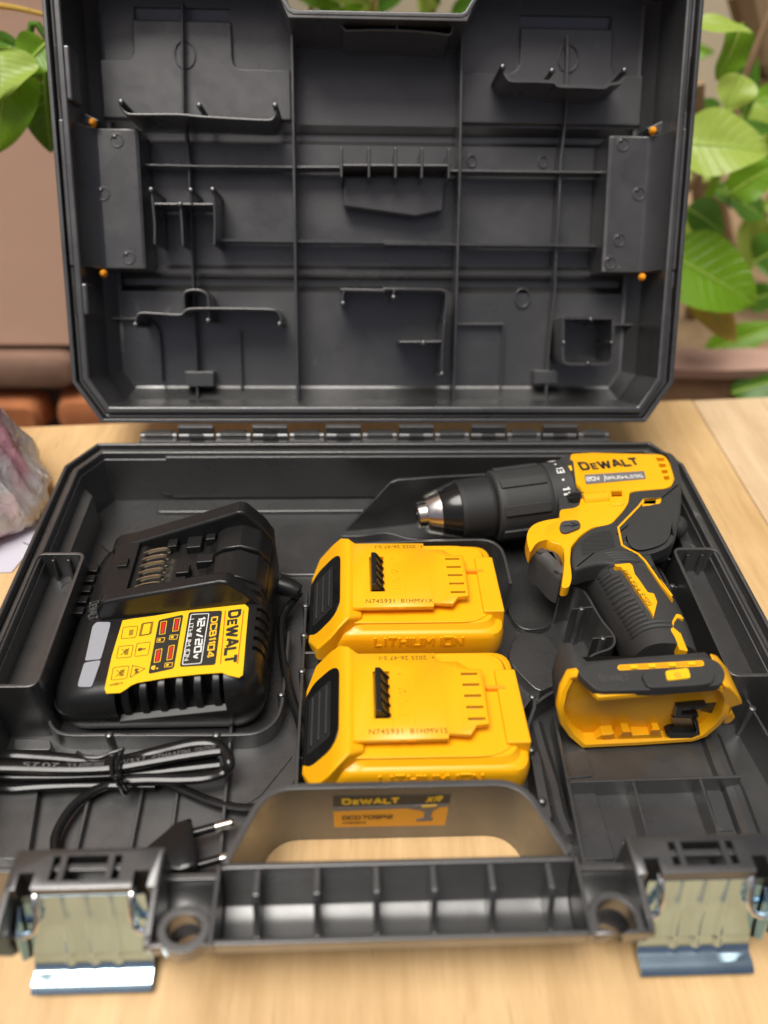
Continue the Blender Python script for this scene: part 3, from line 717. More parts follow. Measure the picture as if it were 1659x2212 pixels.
# ------------------------------------------------------------------ lid (local: x, t up the lid, z toward the viewer; 0 = rim)
lid = bpy.data.objects.new('lid', None); col.objects.link(lid); lid.parent = case; lid.empty_display_size = .02
LA = rad(27.9986)
lid.matrix_local = Matrix(((1,0,0,0),(0,sin(LA),-cos(LA),.009974),(0,cos(LA),sin(LA),.045928),(0,0,0,1)))
LB = [(-198,9.2),(198,9.2),(216.5,38),(216.5,296),(198,314),(75,314),(57,276),(-57,276),(-75,314),(-198,314),(-216.5,296),(-216.5,38)]
LBX = [(-198,9.2),(198,9.2),(216.5,38),(216.5,296),(198,314),(-198,314),(-216.5,296),(-216.5,38)]
b = MB()
b.wall(inset(LB, 1.4), 2.8, -62, 0, closed=True)
rim = b.build('lid_wall', 'case', lid, bev=.6)
q = [(-57,400),(-216.5,400),(-216.5,38),(-198,9.2),(198,9.2),(216.5,38),(216.5,400)]
def lpath(d):
    q = inset([(-216.5,500),(-216.5,38),(-198,9.2),(198,9.2),(216.5,38),(216.5,500)], d)
    q[0] = (q[0][0], 305); q[-1] = (q[-1][0], 305); return q
b = MB(); b.wall(lpath(4.6), 3.4, -60, -4.2); b.wall(lpath(9.0), 5.2, -60, -1.0); b.build('lid_rim', 'case', lid, bev=1.8, seg=3)
# inner wall with draft and a sloping foot
r0, r1, r2, r3 = lpath(11.0), lpath(13.5), lpath(21.5), lpath(24)
b = MB(); b.loft([[(p[0], p[1], z) for p in r] for r, z in ((r0,-5),(r1,-43),(r2,-53),(r3,-54.5))], False, False, closed=False)
b.build('lid_inner_wall', 'case', lid, sharp=20)
# stepped floor with two grooves; slots near the front edge
prof = [(22,-54),(103.5,-54),(108.5,-61),(113,-61),(117,-52),(119.5,-52),(123,-56),(209,-56),(213,-62),(217,-62),(222,-54),(288,-54)]
def strip(x0, x1, pr, bb):
    top = [(t, z) for t, z in pr]; bot = [(t, z-2.2) for t, z in pr[::-1]]
    bb.loft([[(x, t, z) for t, z in top+bot] for x in (x0, x1)])
b = MB(); strip(-199, -58, prof, b); strip(58, 199, prof, b); strip(-58, 58, prof[:-1]+[(273,-54)], b)
for x0, x1 in ((-204,-171.5),(171.5,204)): strip(x0, x1, [(288,-54),(312,-54)], b)
for sx in (-1, 1): b.prism([(sx*104.3,288),(sx*61,288),(sx*75,315),(sx*104.3,315)], -56.2, -54)
for x0, x1 in ((-171.5,-104),(104.5,171.5)): strip(x0, x1, [(288,-54),(289.2,-54)], b); strip(x0, x1, [(297.5,-54),(312,-54)], b); strip(x0-2, x1+2, [(286,-60.5),(301,-56.4)], b)
lf = b.build('lid_floor', 'case', lid, sharp=20)
# raised panels on the floor of the upper lid
def lplate(poly, z, r=5, nm='floor_panel', z0=-54.5, bev=.9, m='case'):
    b = MB(); b.prism(rpoly(poly, r, 4), z0, z); return b.build(nm, m, lid, bev=bev)
lplate([(-196,224),(-61.5,224),(-61.5,257.5),(-99.5,257.5),(-102.5,262),(-102.5,288),(-172,288),(-172,262),(-196,262)], -50, [0,0,0,6,6,0,0,8,0])
lplate([(61.5,224),(196,224),(196,257.5),(176,257.5),(172,262),(172,288),(104.5,288),(104.5,262),(98,257.5),(61.5,257.5)], -50, [0,0,0,5,5,0,0,5,5,0])
lplate([(-196,118),(-196,80),(-182,80),(-176,74),(-176,28),(-64,28),(-64,118)], -51.4, [0,0,4,4,0,0,0], z0=-54.4) if False else None
b = MB(); P = [(-200,83),(-176,82.5),(-168,78),(-165,70),(-165,36)]
for q, zt_ in (([tuple(p) for p in crom(P, 3)], -48), ([(-104,30),(-104,75)], -49), ([(63,80),(99,80),(99,33)], -48), ([(163,80),(203,80)], -47)):
    b = MB(); b.wall(q, 1.6, -54.5, zt_); b.build('floor_ridge', 'case', lid, bev=.5)
lplate([(-227.3,74.1),(-173.6,70.9),(-168.8,63.1),(-167.1,30.7),(-188.4,30.6),(-208.9,40.3),(-224.7,62.9)], -52.2, 3) if False else None
# structural ribs
def lrib(pts, z1, th=1.8, z0=-54, nm='rib'):
    b = MB(); b.wall(pts, th, z0, z1); return b.build(nm, 'case', lid, bev=.75, seg=3)
lrib([(-58.6,276),(-59,180),(-59.7,17)], -30, 2.2)
lrib([(59.6,276),(60.2,180),(59.3,17)], -30, 2.2)
lrib([(-135,298),(-137.8,226.9),(-135.4,193),(-135.9,164.7)]+[(-136.6,133.5),(-136.4,102.2),(-137,16.2)], -42, 1.7)
lrib([(136.9,281),(138.7,230.8),(136.3,196.3),(136.7,154.3)]+[(136.1,132.3),(136.6,103.7),(134.1,64.1),(133.4,21.5)], -42, 2.0)
lrib([(-168.4,190),(-120.7,189.6),(-61,189.7),(-26,190.1)]+[(5.7,188.4),(64,188.6),(166.5,188.7)], -38, 1.7)
lrib([(-116.2,139.2),(-58.7,138.9),(5.9,138.8)]+[(5.9,138.8),(61,137.6),(133.9,137.5),(165.4,137.4)], -38, 1.7)
# tall hook-shaped ribs with pins
def hook(pts, z1, pins=(), th=1.9, round_=True, z0=-54):
    P = [tuple(p) for p in crom(pts, 3)] if round_ else pts
    b = MB(); b.wall(P, th, z0, z1); o = b.build('retaining_rib', 'case', lid, bev=.85, seg=3)
    for x, t in pins:
        b = MB(); b.pin(x, t, z0, z1+2.6, 1.9); b.build('pin', 'case', o)
    return o
def poly_round(pts, r): return [pts[0]]+rpoly(pts, r, 3)[4:-4]+[pts[-1]] if len(pts) > 2 else pts
hook([(-174.8,224.9),(-173.3,220.6),(-170.6,218),(-165.2,217.2),(-135.6,217.5),(-121.6,216.5),(-99.7,215.5),(-76.1,214.8),(-71.7,215.9),(-69.7,219.1),(-69.6,224.2)], -14, [(-173.2,224.4),(-121,223),(-69.7,223.7)])
hook([(86.1,251.2),(87,247.7),(89.2,244.1),(92.8,242.2),(106.4,242.2),(121.7,241.8),(123.4,240.4),(126.7,239.4),(142,239.2),(156.6,239),(160,240.9),(166.9,241.9),(170,243.9),(170.9,249)], -14, [(85.7,250.2),(119.8,248.3),(169.9,249.4)])
hook([(-25.1,276.8),(-24.2,273.4),(-22.3,271.2),(-19.4,270.2),(-3.9,270.8),(3.8,271),(23.2,270.7),(38.8,269.7),(46.6,268.8),(49.5,269.9),(50.4,273),(50.2,276.4)], -10, [(-24.1,277.8),(12.9,275),(49.7,277)])
b = MB(); b.wall([(13,275.3),(13,271)], 1.6, -30, -10); b.build('web', 'case', lid, bev=.3)
for q in ([(-157.8,169.8),(-157.6,161),(-157.1,147.1)]+[(-157.9,133.4)], [(-138.3,160.4),(-138.1,147.3)]+[(-138.1,132.4)], [(-115.2,170.3),(-114.8,161.4),(-114.9,147.5)]+[(-116,133.2)]):
    hook(q, -20, [q[0]], 2.0, False)
hook([(-158.4,161),(-114.8,161.1)], -21, (), 1.8, False)
hook([(-130.3,170.4),(-130.5,161.2)], -20, [(-130.4,169.8)], 1.6, False)
for xx in (737, 797, 855, 912, 971):
    q = [(-25,199.1),(-25.1,188.9),(-25.2,179.2),(-5.6,199.3),(13.1,199.6),(31.6,199.8),(50.8,199.5)]
    k = {737:0, 797:3, 855:4, 912:5, 971:6}[xx]
    hook([q[k], (q[k][0], q[1][1]), (q[k][0], q[2][1])], -18, (), 2.0, False)
hook([(-26.4,187.6),(52.3,188.3)], -19, (), 1.9, False)
b = MB(); b.prism([(-23.6,184.2),(50.9,185),(49.4,161.5),(29.2,157.4),(-23.8,163.9)], -54, -40); b.build('floor_panel', 'case', lid, bev=1)
hook([(-174.3,78.4),(-172.6,83.7),(-170,86),(-164.3,86.2),(-142.9,85),(-138.7,87.1),(-135.8,88.9),(-129.5,89.5),(-104.8,89.5),(-76.6,89),(-71.6,87.2),(-69.7,83.3),(-69.4,78.8)], -16, [(-173.5,78),(-121.5,81.1),(-70.4,78.8)])
hook([(-140.2,89.6),(-140.1,98.5),(-138,101.8),(-133,102.9),(-127.2,102.3),(-123.2,99.4),(-122.6,94.6),(-122.3,83.2)], -24)
hook([(-23.1,104.2),(-24.8,98.9),(-24.5,94)], -16, [(-24.5,93.5)], 2.0, False)
hook([(-26.4,103.3),(5.1,102.8)]+[(5.1,104),(47,103.7),(50.8,101.8),(50.3,90.4),(49.1,82.2)], -16, (), 2.0, False)
hook([(12.4,103.3),(11.9,98.2)], -14, [(12,97.8)], 1.8, False)
hook([(49,82.1),(48.1,67.4),(47.8,57.4),(47.7,44.1)], -12, [(47.7,43.4)], 2.0, False)
hook([(16,66.5),(33.8,66.5),(47.3,66.9)], -12, [(33.8,66)], 2.0, False)
P = rpoly([(137,84.3),(174.3,84.4),(175.8,50.9),(138.2,50.9)], [1,1,6,6], 3)
b = MB(); b.wall(P, 2.2, -54, -16, closed=True); o = b.build('retaining_rib', 'case', lid, bev=.5)
for x, t in [(157.4,83),(174,66.4),(157.2,51.4),(138.2,66.3)]:
    b = MB(); b.pin(x, t, -54, -14.6, 1.6); b.build('pin', 'case', o)
for P in ([(-145.8,44),(-123.6,44),(-124.1,33),(-146.3,33)], [(123.2,45.2),(141.2,45.2),(141.8,35.1),(123.6,35.1)]):
    lplate(P, -41, 1, 'stop_block')
for cx_, cy_, ry_, zt_ in ((114,100,7,-52),(-136,266,9,-48.6),(140,268,9,-48.6),(72,199,4,-54.6),(126,199,4,-54.6)):
    b = MB(); b.wall([(cx_+ry_*.8*cos(t), cy_+ry_*sin(t)) for t in [2*pi*k/24 for k in range(24)]], 1.2, -57, zt_, closed=True); b.build('ejector_mark', 'case', lid, bev=.3)
# side boxes with orange clip ends
for sx in (-1, 1):
    b = MB(); pr = [(sx*213,-2.5),(sx*207,-3),(sx*197,-23),(sx*194,-25),(sx*167.5,-25),(sx*166,-27),(sx*165,-55),(sx*213,-55)]
    b.loft([[(x, t, z) for x, z in pr] for t in (117, 118.5, 209.5, 211)])
    sb = b.build('side_box', 'case', lid, bev=1.6, seg=3)
    for t_, z_ in ((213.2,-21),(113.6,-22)):
        b = MB(); b.ell((sx*195.5, t_, z_), 2.6, 2.9, 4); b.build('clip_end', 'orange', sb)
    b = MB(); b.ell((sx*206, 219, -30), 2.8, 3.0, 3); b.build('clip_end', 'orange', sb)
    for x, t in ((176,205),(190,172),(178,140),(172,124)) if sx > 0 else ((-181,203),(-193,168),(-178,125)):
        b = MB(); b.wall([(x+4.2*cos(a), t+4.2*sin(a)) for a in [2*pi*k/20 for k in range(20)]], 1.0, -25.4, -24.3, closed=True)
        b.ell((x-1.5, t+2.5, -25), 1.6, 1.6, .9); b.build('screw_boss', 'case', sb, bev=.2)
    # rubbing strips on the rim
    for t0, t1 in ((222,256),(84,106)):
        b = MB(); b.box(sx*213-1.5 if sx > 0 else -211.5, sx*201.5 if sx < 0 else 211.5, t0, t1, -20, -2); b.build('guide_strip', 'case', sb, bev=2, seg=3)
    # dark pocket behind the upper clip
    b = MB(); b.prism([(sx*213,212),(sx*196,214),(sx*193,216.5),(sx*205,222),(sx*213,224)], -48, -27); b.build('clip_pocket', 'case', sb, bev=.8)
# lid part of the handle: bar behind, top of the picture
b = MB(); b.wall([(-66,290),(-58,278),(-55,276.6),(55,276.6),(58,278),(66,290)], 3.2, -60, .6); b.build('grip_edge', 'case', lid, bev=.9)
b = MB(); b.loft([[(x, t, z) for t, z in ((314,0),(342,0),(344,-14),(338,-26),(326,-30),(314,-24))] for x in (-100, 100)]); b.build('handle_bar', 'case', lid, bev=2)

# ================================================================== BATTERIES
def battery(cy, code, label):
    root = thing('battery_pack', label, 'battery', group='yellow battery packs in the case')
    root.location = (12.5*MM, cy*MM, 3*MM)
    H = 37.2
    def ring(ix, iy, z, r, xl=-56.0, xr=56.0): return z3(rrect(xl+ix, -H+iy, xr-ix, H-iy, r, 5), z)
    b = MB()
    b.loft([ring(4.5,3.5,0.2,8), ring(3,2,2,9), ring(3,2,14,9)]); b.build('lower_cover', 'gloss', root, bev=.3)
    b = MB()
    b.loft([ring(ix, iy, z, r, xl) for ix, iy, z, r, xl in ((2.2,1.6,10,9,-55),(.8,.2,13,10,-54),(0,-.4,18,10,-51),(.2,-.2,28,10,-44.5),(1.2,.5,31.4,10,-42.5),(2.4,1.3,32.4,11,-42),(4.6,3.2,33,11,-42),(5.6,4.4,34.6,11,-41),(6.6,5.8,36.4,10,-40))])
    body = b.build('shell', 'yellow', root, bev=.3, sharp=38)
    # left end: flared cheeks that carry the release button
    b = MB()
    b.loft([[(-57.5,-25,11),(-57.5,25,11),(-57.5,25,14.5),(-57.5,-25,14.5)], [(-52,-37.6,11),(-52,37.6,11),(-52,37.6,22),(-52,-37.6,22)], [(-44,-38.2,12),(-44,38.2,12),(-44,38.2,33),(-44,-38.2,33)], [(-38.5,-36.5,14),(-38.5,36.5,14),(-38.5,36.5,40.5),(-38.5,-36.5,40.5)], [(-34,-33.5,16),(-34,33.5,16),(-34,33.5,43.2),(-34,-33.5,43.2)], [(-26,-29,18),(-26,29,18),(-26,29,39.5),(-26,-29,39.5)]])
    fl = b.build('release_housing', 'yellow', root, bev=1.6, seg=3)
    bz_ = lambda x: 13.2+(x+57.5)*1.42
    b = MB(); b.loft([z3(rpoly([(-57.8,-21),(-53,-26),(-42.5,-25.5),(-38.6,-20),(-38.6,20),(-42.5,25),(-53,26),(-57.8,21)], [2,3,3,4,4,3,3,2], 3), lambda x, y: bz_(x)+d) for d in (-5, 1.5)])
    bt = b.build('release_button', 'shiny', root, bev=1.0)
    b = MB(); b.loft([z3(rrect(-55.2,-18,-43.2,17,2), lambda x, y: bz_(x)+d) for d in (1.0, 2.3)])
    pd = b.build('grip_pad', 'button', bt, bev=.5)
    for k in range(3):
        b = MB(); x = -53+k*3.8
        b.tube([(x, -15, bz_(x)+2.4), (x, 14.5, bz_(x)+2.4)], .9, 6); b.build('ridge', 'button', bt)
    # upper deck, slide rail and nose tab
    b = MB(); b.prism(rpoly([(-32,-31.6),(-24,-31.8),(38,-31.8),(47,-26),(50.5,-16),(50.5,16),(47,26),(38,31.8),(-24,31.8),(-32,31.6)], [1,3,8,8,8,8,8,8,3,1], 3), 30, 37.2)
    b.build('deck', 'yellow', root, bev=.5)
    b = MB(); b.prism([(44,-26.5),(57.2,-26.5),(56.2,19.5),(44,19.5)], 14, 39.6, top=[(43.4,-26),(55.6,-26),(54.6,19),(43.4,19)])
    b.build('nose_tab', 'yellow', root, bev=1.0)
    rail = [(-31.5,-26.4),(14.5,-26.2),(15.2,-23.0),(25.5,-24.2),(29.2,-18.8),(35.2,-18.2),(35.8,15.6),(29,15.8),(24,20.6),(12.5,21),(12.3,26.6),(-31.5,26.8)]
    b = MB(); b.prism(inset(rail, 3.2), 35, 41.5); b.build('rail_foot', 'yellow', root)
    b = MB(); b.prism(rail, 41.4, 44.2)
    rl = b.build('slide_rail', 'yellow', root, bev=.35)
    c = MB()
    for k in range(5):
        y = 12.4-k*6.9; c.box(24.5+k*.15, 33.2+k*.15, y-.8, y+.8, 38, 46)
    c.box(-21.4, -12.6, -14.2, 14.8, 40, 46)
    cut(rl, c)
    for k in range(5):
        y = 12.4-k*6.9; b = MB(); b.box(25, 32.6, y-.3, y+.3, 38.2, 43.2); b.build('contact', 'steel', rl)
    b = MB(); b.prism([(37.6,6),(47.6,6),(47.6,8),(37.6,8)], 35, 39.9); b.build('key_slot', 'orange', root)
    b = MB()
    b.box(-20.6,-19.3,-14.2,14.6,44.2,45.0) if False else None
    b.prism([(-20.6,-13.6),(-13.2,-13.6),(-13.2,14.2),(-20.6,14.2)], 42, 49.2, top=[(-20.2,-13.2),(-17.6,-13.2),(-17.6,13.8),(-20.2,13.8)])
    lt = b.build('latch_tongue', 'gloss', root, bev=.5)
    for k in range(5):
        y = -12+k*5.8; b = MB(); b.prism([(-18.2,y),(-12.8,y),(-12.8,y+1.3),(-18.2,y+1.3)], 43, 49.3, top=[(-18.2,y),(-16.9,y),(-16.9,y+1.3),(-18.2,y+1.3)]); b.build('ridge', 'gloss', lt)
    for x0_, x1_ in ((-14,-9),(-6,-1.5)):
        b = MB(); b.box(x0_, x1_, -26.6, -26.1, 42.2, 43.4); b.build('rail_slot', 'orange', rl)
    for x in (-12.5,-1.5,21.8):
        b = MB(); b.box(x, x+.4, -20, 19, 44.2, 44.38); b.build('moulded_line', 'yellow', rl)
    # raised or laser-marked writing
    text('LITHIUM ION', root, 'yellow', (-19.5,-37.25,23.6), (31.5,-37.25,23.6), 7.6, (0,-1,.02), -.2, .06, thick=.95)
    ptext('N745931', root, 'emboss', (-24.0,-23.2,44.2), (-7.6,-23.2,44.2), 3.0, lift=.12, bold=.0)
    ptext(code, root, 'emboss', (-3.8,-23.2,44.2), (14.4,-23.2,44.2), 3.0, lift=.12, bold=.0)
    ptext('2025 26-47 5-I', root, 'emboss', (7.4,24.6,44.2), (-17.5,24.6,44.2), 2.5, lift=.12, bold=.0)
    b = MB(); b.cyl(11, 23.4, 44.2, 44.4, .5); b.build('printed_dot', 'emboss', root)
    wordmark(root, 'yellow', (-8.5,13.5,44.2), (-8.5,-13.5,44.2), 4.8, lift=-.2, bold=.06, thick=.45)
    b = MB(); b.loft([[(x, y, z) for x, z in ((-20,4),(18,4),(18,12.5),(-20,12.5))] for y in (-36.2, -35.4)]); st = b.build('rating_sticker', 'labely', root)
    wordmark(st, 'labelb', (-16,-36.3,6.4), (14,-36.3,6.4), 5, (0,-1,0), .1, .09)
    return root
battery(-134.5, 'B1HMV1X', 'yellow slide-on battery pack marked B1HMV1X, lying behind the other one, nearer the drill chuck')
battery(-220.8, 'B1HMV1S', 'yellow slide-on battery pack marked B1HMV1S, right behind the handle opening')

# ================================================================== CHARGER
ch = thing('battery_charger', 'black battery charger with a yellow label, its cord coiled and tied in front of it', 'battery charger')
def ctop(x, y=0): return 38+.145*(x+148)
def cplane(d): return lambda x, y: ctop(x)+d
FP = [(-180,-213.5),(-66,-213.5),(-65,-95),(-75,-88),(-165,-88),(-180,-98)]
def cr(d, zf, r=18): return z3(rpoly(inset(FP, d), r, 7), zf)
b = MB()
b.loft([cr(5,5,16), cr(2.5,8,17), cr(.4,16,18), cr(0,22,18), cr(.6,cplane(-12),18), cr(2.2,cplane(-6),18), cr(5,cplane(-2.2),17), cr(9,cplane(-.4),16), cr(13,cplane(0),14)])
cb = b.build('housing', 'gloss', ch, sharp=60)
c = MB()
# front vent recess and side vents
V0 = [(-139.6,33.2),(-131,43.6),(-124.3,46.2),(-105.1,49.9),(-88.7,50.4),(-83.4,45),(-85.2,22.6),(-143.2,12)]
vx0, vx1 = -144.5, -84.5
c.prism([(-143,-225),(-85,-225),(-86,-205.5),(-91,-200.5),(-134,-200.5),(-143,-205.5)], lambda x, y: ctop(x)-21.5, 80)
for k in range(5):
    y = -163-k*6.9; c.prism([(-72.5,y),(-50,y+1.2),(-50,y+3.8),(-72.5,y+2.6)], 34, 80)
# channel that the battery slides along
cut(cb, c)
for k in range(6):
    x = -138.2+k*9.6
    b = MB(); zt = ctop(x)
    b.prism([(-200.0,zt-1.2),(-204.5,zt-1.6),(-208.6,zt-4.6),(-210.6,zt-9),(-211.2,zt-20),(-200.0,zt-21)], x-2.2, x+2.2, mtx=Matrix(((0,0,1,0),(1,0,0,0),(0,1,0,0),(0,0,0,1))))
    b.build('vent_rib', 'gloss', ch, bev=1.1, seg=3)
b = MB(); b.prism([(-143.2,-213.3),(-84.8,-213.3),(-85.5,-209.6),(-142.5,-209.6)], lambda x, y: ctop(x)-24, lambda x, y: ctop(x)-21.2+(y+213)*.4); b.build('vent_sill', 'darkgrey', ch, bev=.5)
# dock for the battery
XZ = Matrix(((1,0,0,0),(0,0,1,0),(0,1,0,0),(0,0,0,1)))
def yprism(pr, y0, y1, nm, m, par, bev=0, seg=2):
    b = MB(); b.prism(pr, y0, y1, mtx=XZ); return b.build(nm, m, par, bev=bev, seg=seg)
yprism([(-164,34),(-164,42),(-160,44.5),(-143,46),(-142,44),(-104,50),(-96,57),(-84,60),(-71,53),(-68,44),(-68,34)], -153, -104, 'dock_floor', 'gloss', ch, 1.2)
fr = yprism([(-163,34),(-163,43),(-159,50.5),(-148,53.5),(-119,60),(-92,66),(-87,65.6),(-74,52.6),(-69,46),(-69,34)], -158.5, -149.5, 'dock_rail', 'gloss', ch, 2.2, 3)
bk = yprism([(-166,34),(-166,42),(-162,46),(-150,49),(-96,69.0),(-86,73.0),(-82,72),(-72,60),(-67,50),(-67,34)], -107.5, -96, 'dock_rail', 'gloss', ch, 2.4, 3)
yprism([(-77,40),(-80,60),(-83,72),(-79,72.5),(-69.5,61),(-66,50),(-66,40)], -152, -103, 'dock_end', 'gloss', ch, 2.0, 3) if False else None
yprism([(-101,46),(-99,56.5),(-94,59.5),(-84,61.4),(-73.5,57.5),(-68,50),(-68,46)], -149.5, -127.2, 'dock_ramp', 'gloss', ch, 1.6, 3)
yprism([(-101,46),(-99,58),(-94,61),(-84,63),(-73.5,59),(-68,50),(-68,46)], -126, -107, 'dock_ramp', 'gloss', ch, 1.6, 3)
yprism([(-162,42),(-162,46.5),(-147.5,48.6),(-147.5,42)], -153, -106, 'tray_cover', 'gloss', ch, .6)
yprism([(-157,47),(-157,49.0),(-151,49.8),(-151,47)], -128, -121, 'tray_button', 'gloss', ch, .5)
for x0, x1, y0, y1 in ((-131,-126,-150,-143),(-120,-114,-150,-141),(-118,-109,-117,-107),(-130,-124,-114,-107),(-107,-101,-112,-107),(-121,-113,-138,-131),(-110,-100,-131,-124)):
    zt = 43+(x0+143)*.17+6
    yprism([(x0,42),(x0,zt),(x1,zt+1),(x1,42)], y0, y1, 'dock_stop', 'gloss', ch, .7)
for k in range(6):
    y = -144+k*5.7
    b = MB(); pp = crom([(-143.5,y,47),(-138,y,49.5),(-131,y,51),(-128.5,y,50),(-129.5,y,48.4)], 4); b.tube(pp, .75, 6, ry=1.6); b.build('contact', 'brass', ch)
# left end rack of slots
b = MB()
for k in range(5):
    y = -112-k*8.6; b.box(-179.4,-173.6, y-5.6, y, 30, 35.2)
b.build('end_vents', 'gloss', ch, bev=.6)
# lamp lens strips
for P in ([(-163.9,-159.6),(-155.4,-160.8),(-154.9,-164),(-154.5,-187.4),(-163.5,-187.3),(-163.5,-185.3),(-165.4,-162.5)], [(-163.1,-188.6),(-154.6,-188.1),(-154.2,-189.8),(-154.8,-203.4),(-155,-205.7),(-162.7,-204.7),(-163.2,-201.8),(-163.4,-190.6)]):
    b = MB(); b.prism(rpoly(P, 1.2, 2), cplane(-.4), cplane(.55)); b.build('lamp_lens', 'greyclear', ch, bev=.25)
Pd = [(-169.9,-143),(-166.7,-144.4),(-165.5,-158),(-169.5,-157.9)]
b = MB(); b.prism(Pd, cplane(-.6), cplane(.35)); b.build('name_plate', 'gloss', ch, bev=.2)
CN = Vector((-.145,0,1)).normalized()
def cp(x, y, d=.0): return Vector((x, y, ctop(x)+d))
def ctext(s, m, a, bpt, h, par, bold=.03, lift=.6, shear=0):
    return text(s, par, m, cp(*a), cp(*bpt), h, CN, lift, bold, shear)
q = [(-171.8,-143.4),(-169.5,-157.6)]
wordmark(ch, 'darkgrey', cp(*q[0]), cp(*q[1]), 6, CN, .5, .06, 0)
# label
LP = [(-148.6,-160.6),(-143,-160.1),(-129.9,-159.7),(-114.3,-158.3),(-100.3,-157.7),(-79.2,-158.7),(-77,-161.5),(-76.4,-182.4),(-75.5,-208.3),(-77.3,-209.8),(-83.5,-207.4),(-86.6,-205.4),(-98.7,-204.8),(-114.9,-204.9),(-130.9,-206.2),(-134,-207.6),(-135.9,-209.5),(-138.7,-211.5),(-146,-211),(-147.7,-207.8),(-148.9,-186.3)]
b = MB(); b.prism(LP, cplane(.05), cplane(.35)); lb = b.build('label', 'labely', ch)
def cpanel(P, nm, m, d0=.35, d1=.45, r=1.5):
    b = MB(); b.prism(rpoly(P, r, 3), cplane(d0), cplane(d1)); return b.build(nm, m, lb)
cpanel([(-110.9,-160.1),(-91.8,-161.5),(-90.8,-199.9),(-109.8,-198.8)], 'print_panel', 'labelb')
cpanel([(-127.4,-163.5),(-113.8,-161.3),(-112.8,-199.4),(-126,-201.3)], 'print_panel', 'labelb')
# letter baselines run toward the camera; capitals point to the right
q = [(-88.2,-162.2),(-86.8,-199.8)]
wordmark(lb, 'labelb', cp(*q[0]), cp(*q[1]), 7.4, CN, .6, .11)
for q in ([(-90,-161.9),(-88.1,-199.8)], [(-79.6,-163.1),(-79,-201)]):
    b = MB(); b.wall(q, .45, 0, 1); o = MB()
    for v in b.v: o.v.append(Vector((v.x, v.y, ctop(v.x)+.36+.1*v.z)))
    o.f = b.f; o.build('printed_line', 'red', lb)
q = [(-97.3,-165.8),(-96.1,-194.7)]; ctext('DCB1104', 'printy', q[0], q[1], 3.9, lb, .06)
q = [(-104.8,-165.2),(-103.3,-194.7)]; ctext('12v/20v', 'white', q[0], q[1], 4.2, lb, .06)
q = [(-109.4,-165.6),(-108,-195.1)]; ctext('LITHIUM ION', 'white', q[0], q[1], 2.5, lb, .02)
q = [(-145.3,-206.6),(-138.6,-206.2)]; ctext('NA126673', 'emboss', q[0], q[1], 1.4, lb, .0)
def cframe(P, th, m, nm='printed_frame', r=1.0, d=.45):
    b = MB(); P = rpoly(P, r, 3); b.wall(P, th, 0, 1, closed=True); o = MB()
    for v in b.v: o.v.append(Vector((v.x, v.y, ctop(v.x)+d+.1*v.z)))
    o.f = b.f; return o.build(nm, m, lb)
cframe([(-109.3,-162),(-99.1,-162.8),(-98.6,-197.8),(-108.6,-197.5)], .45, 'white')
for P in ([(-125.8,-165.1),(-122.6,-164.9),(-122,-174.3),(-125,-174.4)], [(-118.4,-163.9),(-115.1,-163.7),(-114.8,-173.1),(-117.9,-173.2)], [(-124.9,-185.3),(-121.6,-184.9),(-121.2,-193.7),(-124.3,-194)], [(-118,-183.6),(-115.1,-183.4),(-114.8,-193),(-117.6,-193.2)]):
    cframe(P, .4, 'printy', 'printed_battery', .3)
    Q = inset(P, .8); b = MB(); b.prism(Q, cplane(.46), cplane(.56)); b.build('printed_battery', 'red', lb)
for P in ([(-125.6,-177.1),(-121.5,-177.1),(-121.6,-180.2),(-125.5,-179.8)], [(-118.8,-175.9),(-114.4,-176.1),(-114.6,-179.2),(-118.8,-178.8)], [(-118.1,-195.1),(-113.9,-195.4),(-114.1,-198),(-118,-197.9)]):
    cframe(P, .35, 'printy', 'printed_battery', .2)
    Q = inset(P, .7); Q = [Q[0], ((Q[0][0]+Q[1][0])/2, (Q[0][1]+Q[1][1])/2), ((Q[3][0]+Q[2][0])/2, (Q[3][1]+Q[2][1])/2), Q[3]]
    b = MB(); b.prism(Q, cplane(.46), cplane(.56)); b.build('printed_battery', 'printy', lb)
q = [(-123.8,-197.4),(-122,-198.2)]; b = MB(); b.cyl(q[0][0], q[0][1], ctop(q[0][0])+.45, ctop(q[0][0])+.55, 1.4); b.box(q[1][0]-.4, q[1][0]+2.6, q[1][1]-.4, q[1][1]+.4, ctop(q[1][0])+.45, ctop(q[1][0])+.55); b.build('printed_bulb', 'printy', lb)
sq = [[(-147,-166),(-138.6,-166.3),(-138.2,-174.6),(-146.4,-174.5)], [(-146.5,-180),(-138.4,-180),(-137.9,-188.3),(-145.9,-188.2)], [(-146.2,-194.4),(-137.7,-194.2),(-137.2,-202.7),(-145.4,-202.7)], [(-136.6,-179.2),(-129.1,-179.1),(-128.7,-188.2),(-136,-188.2)]]
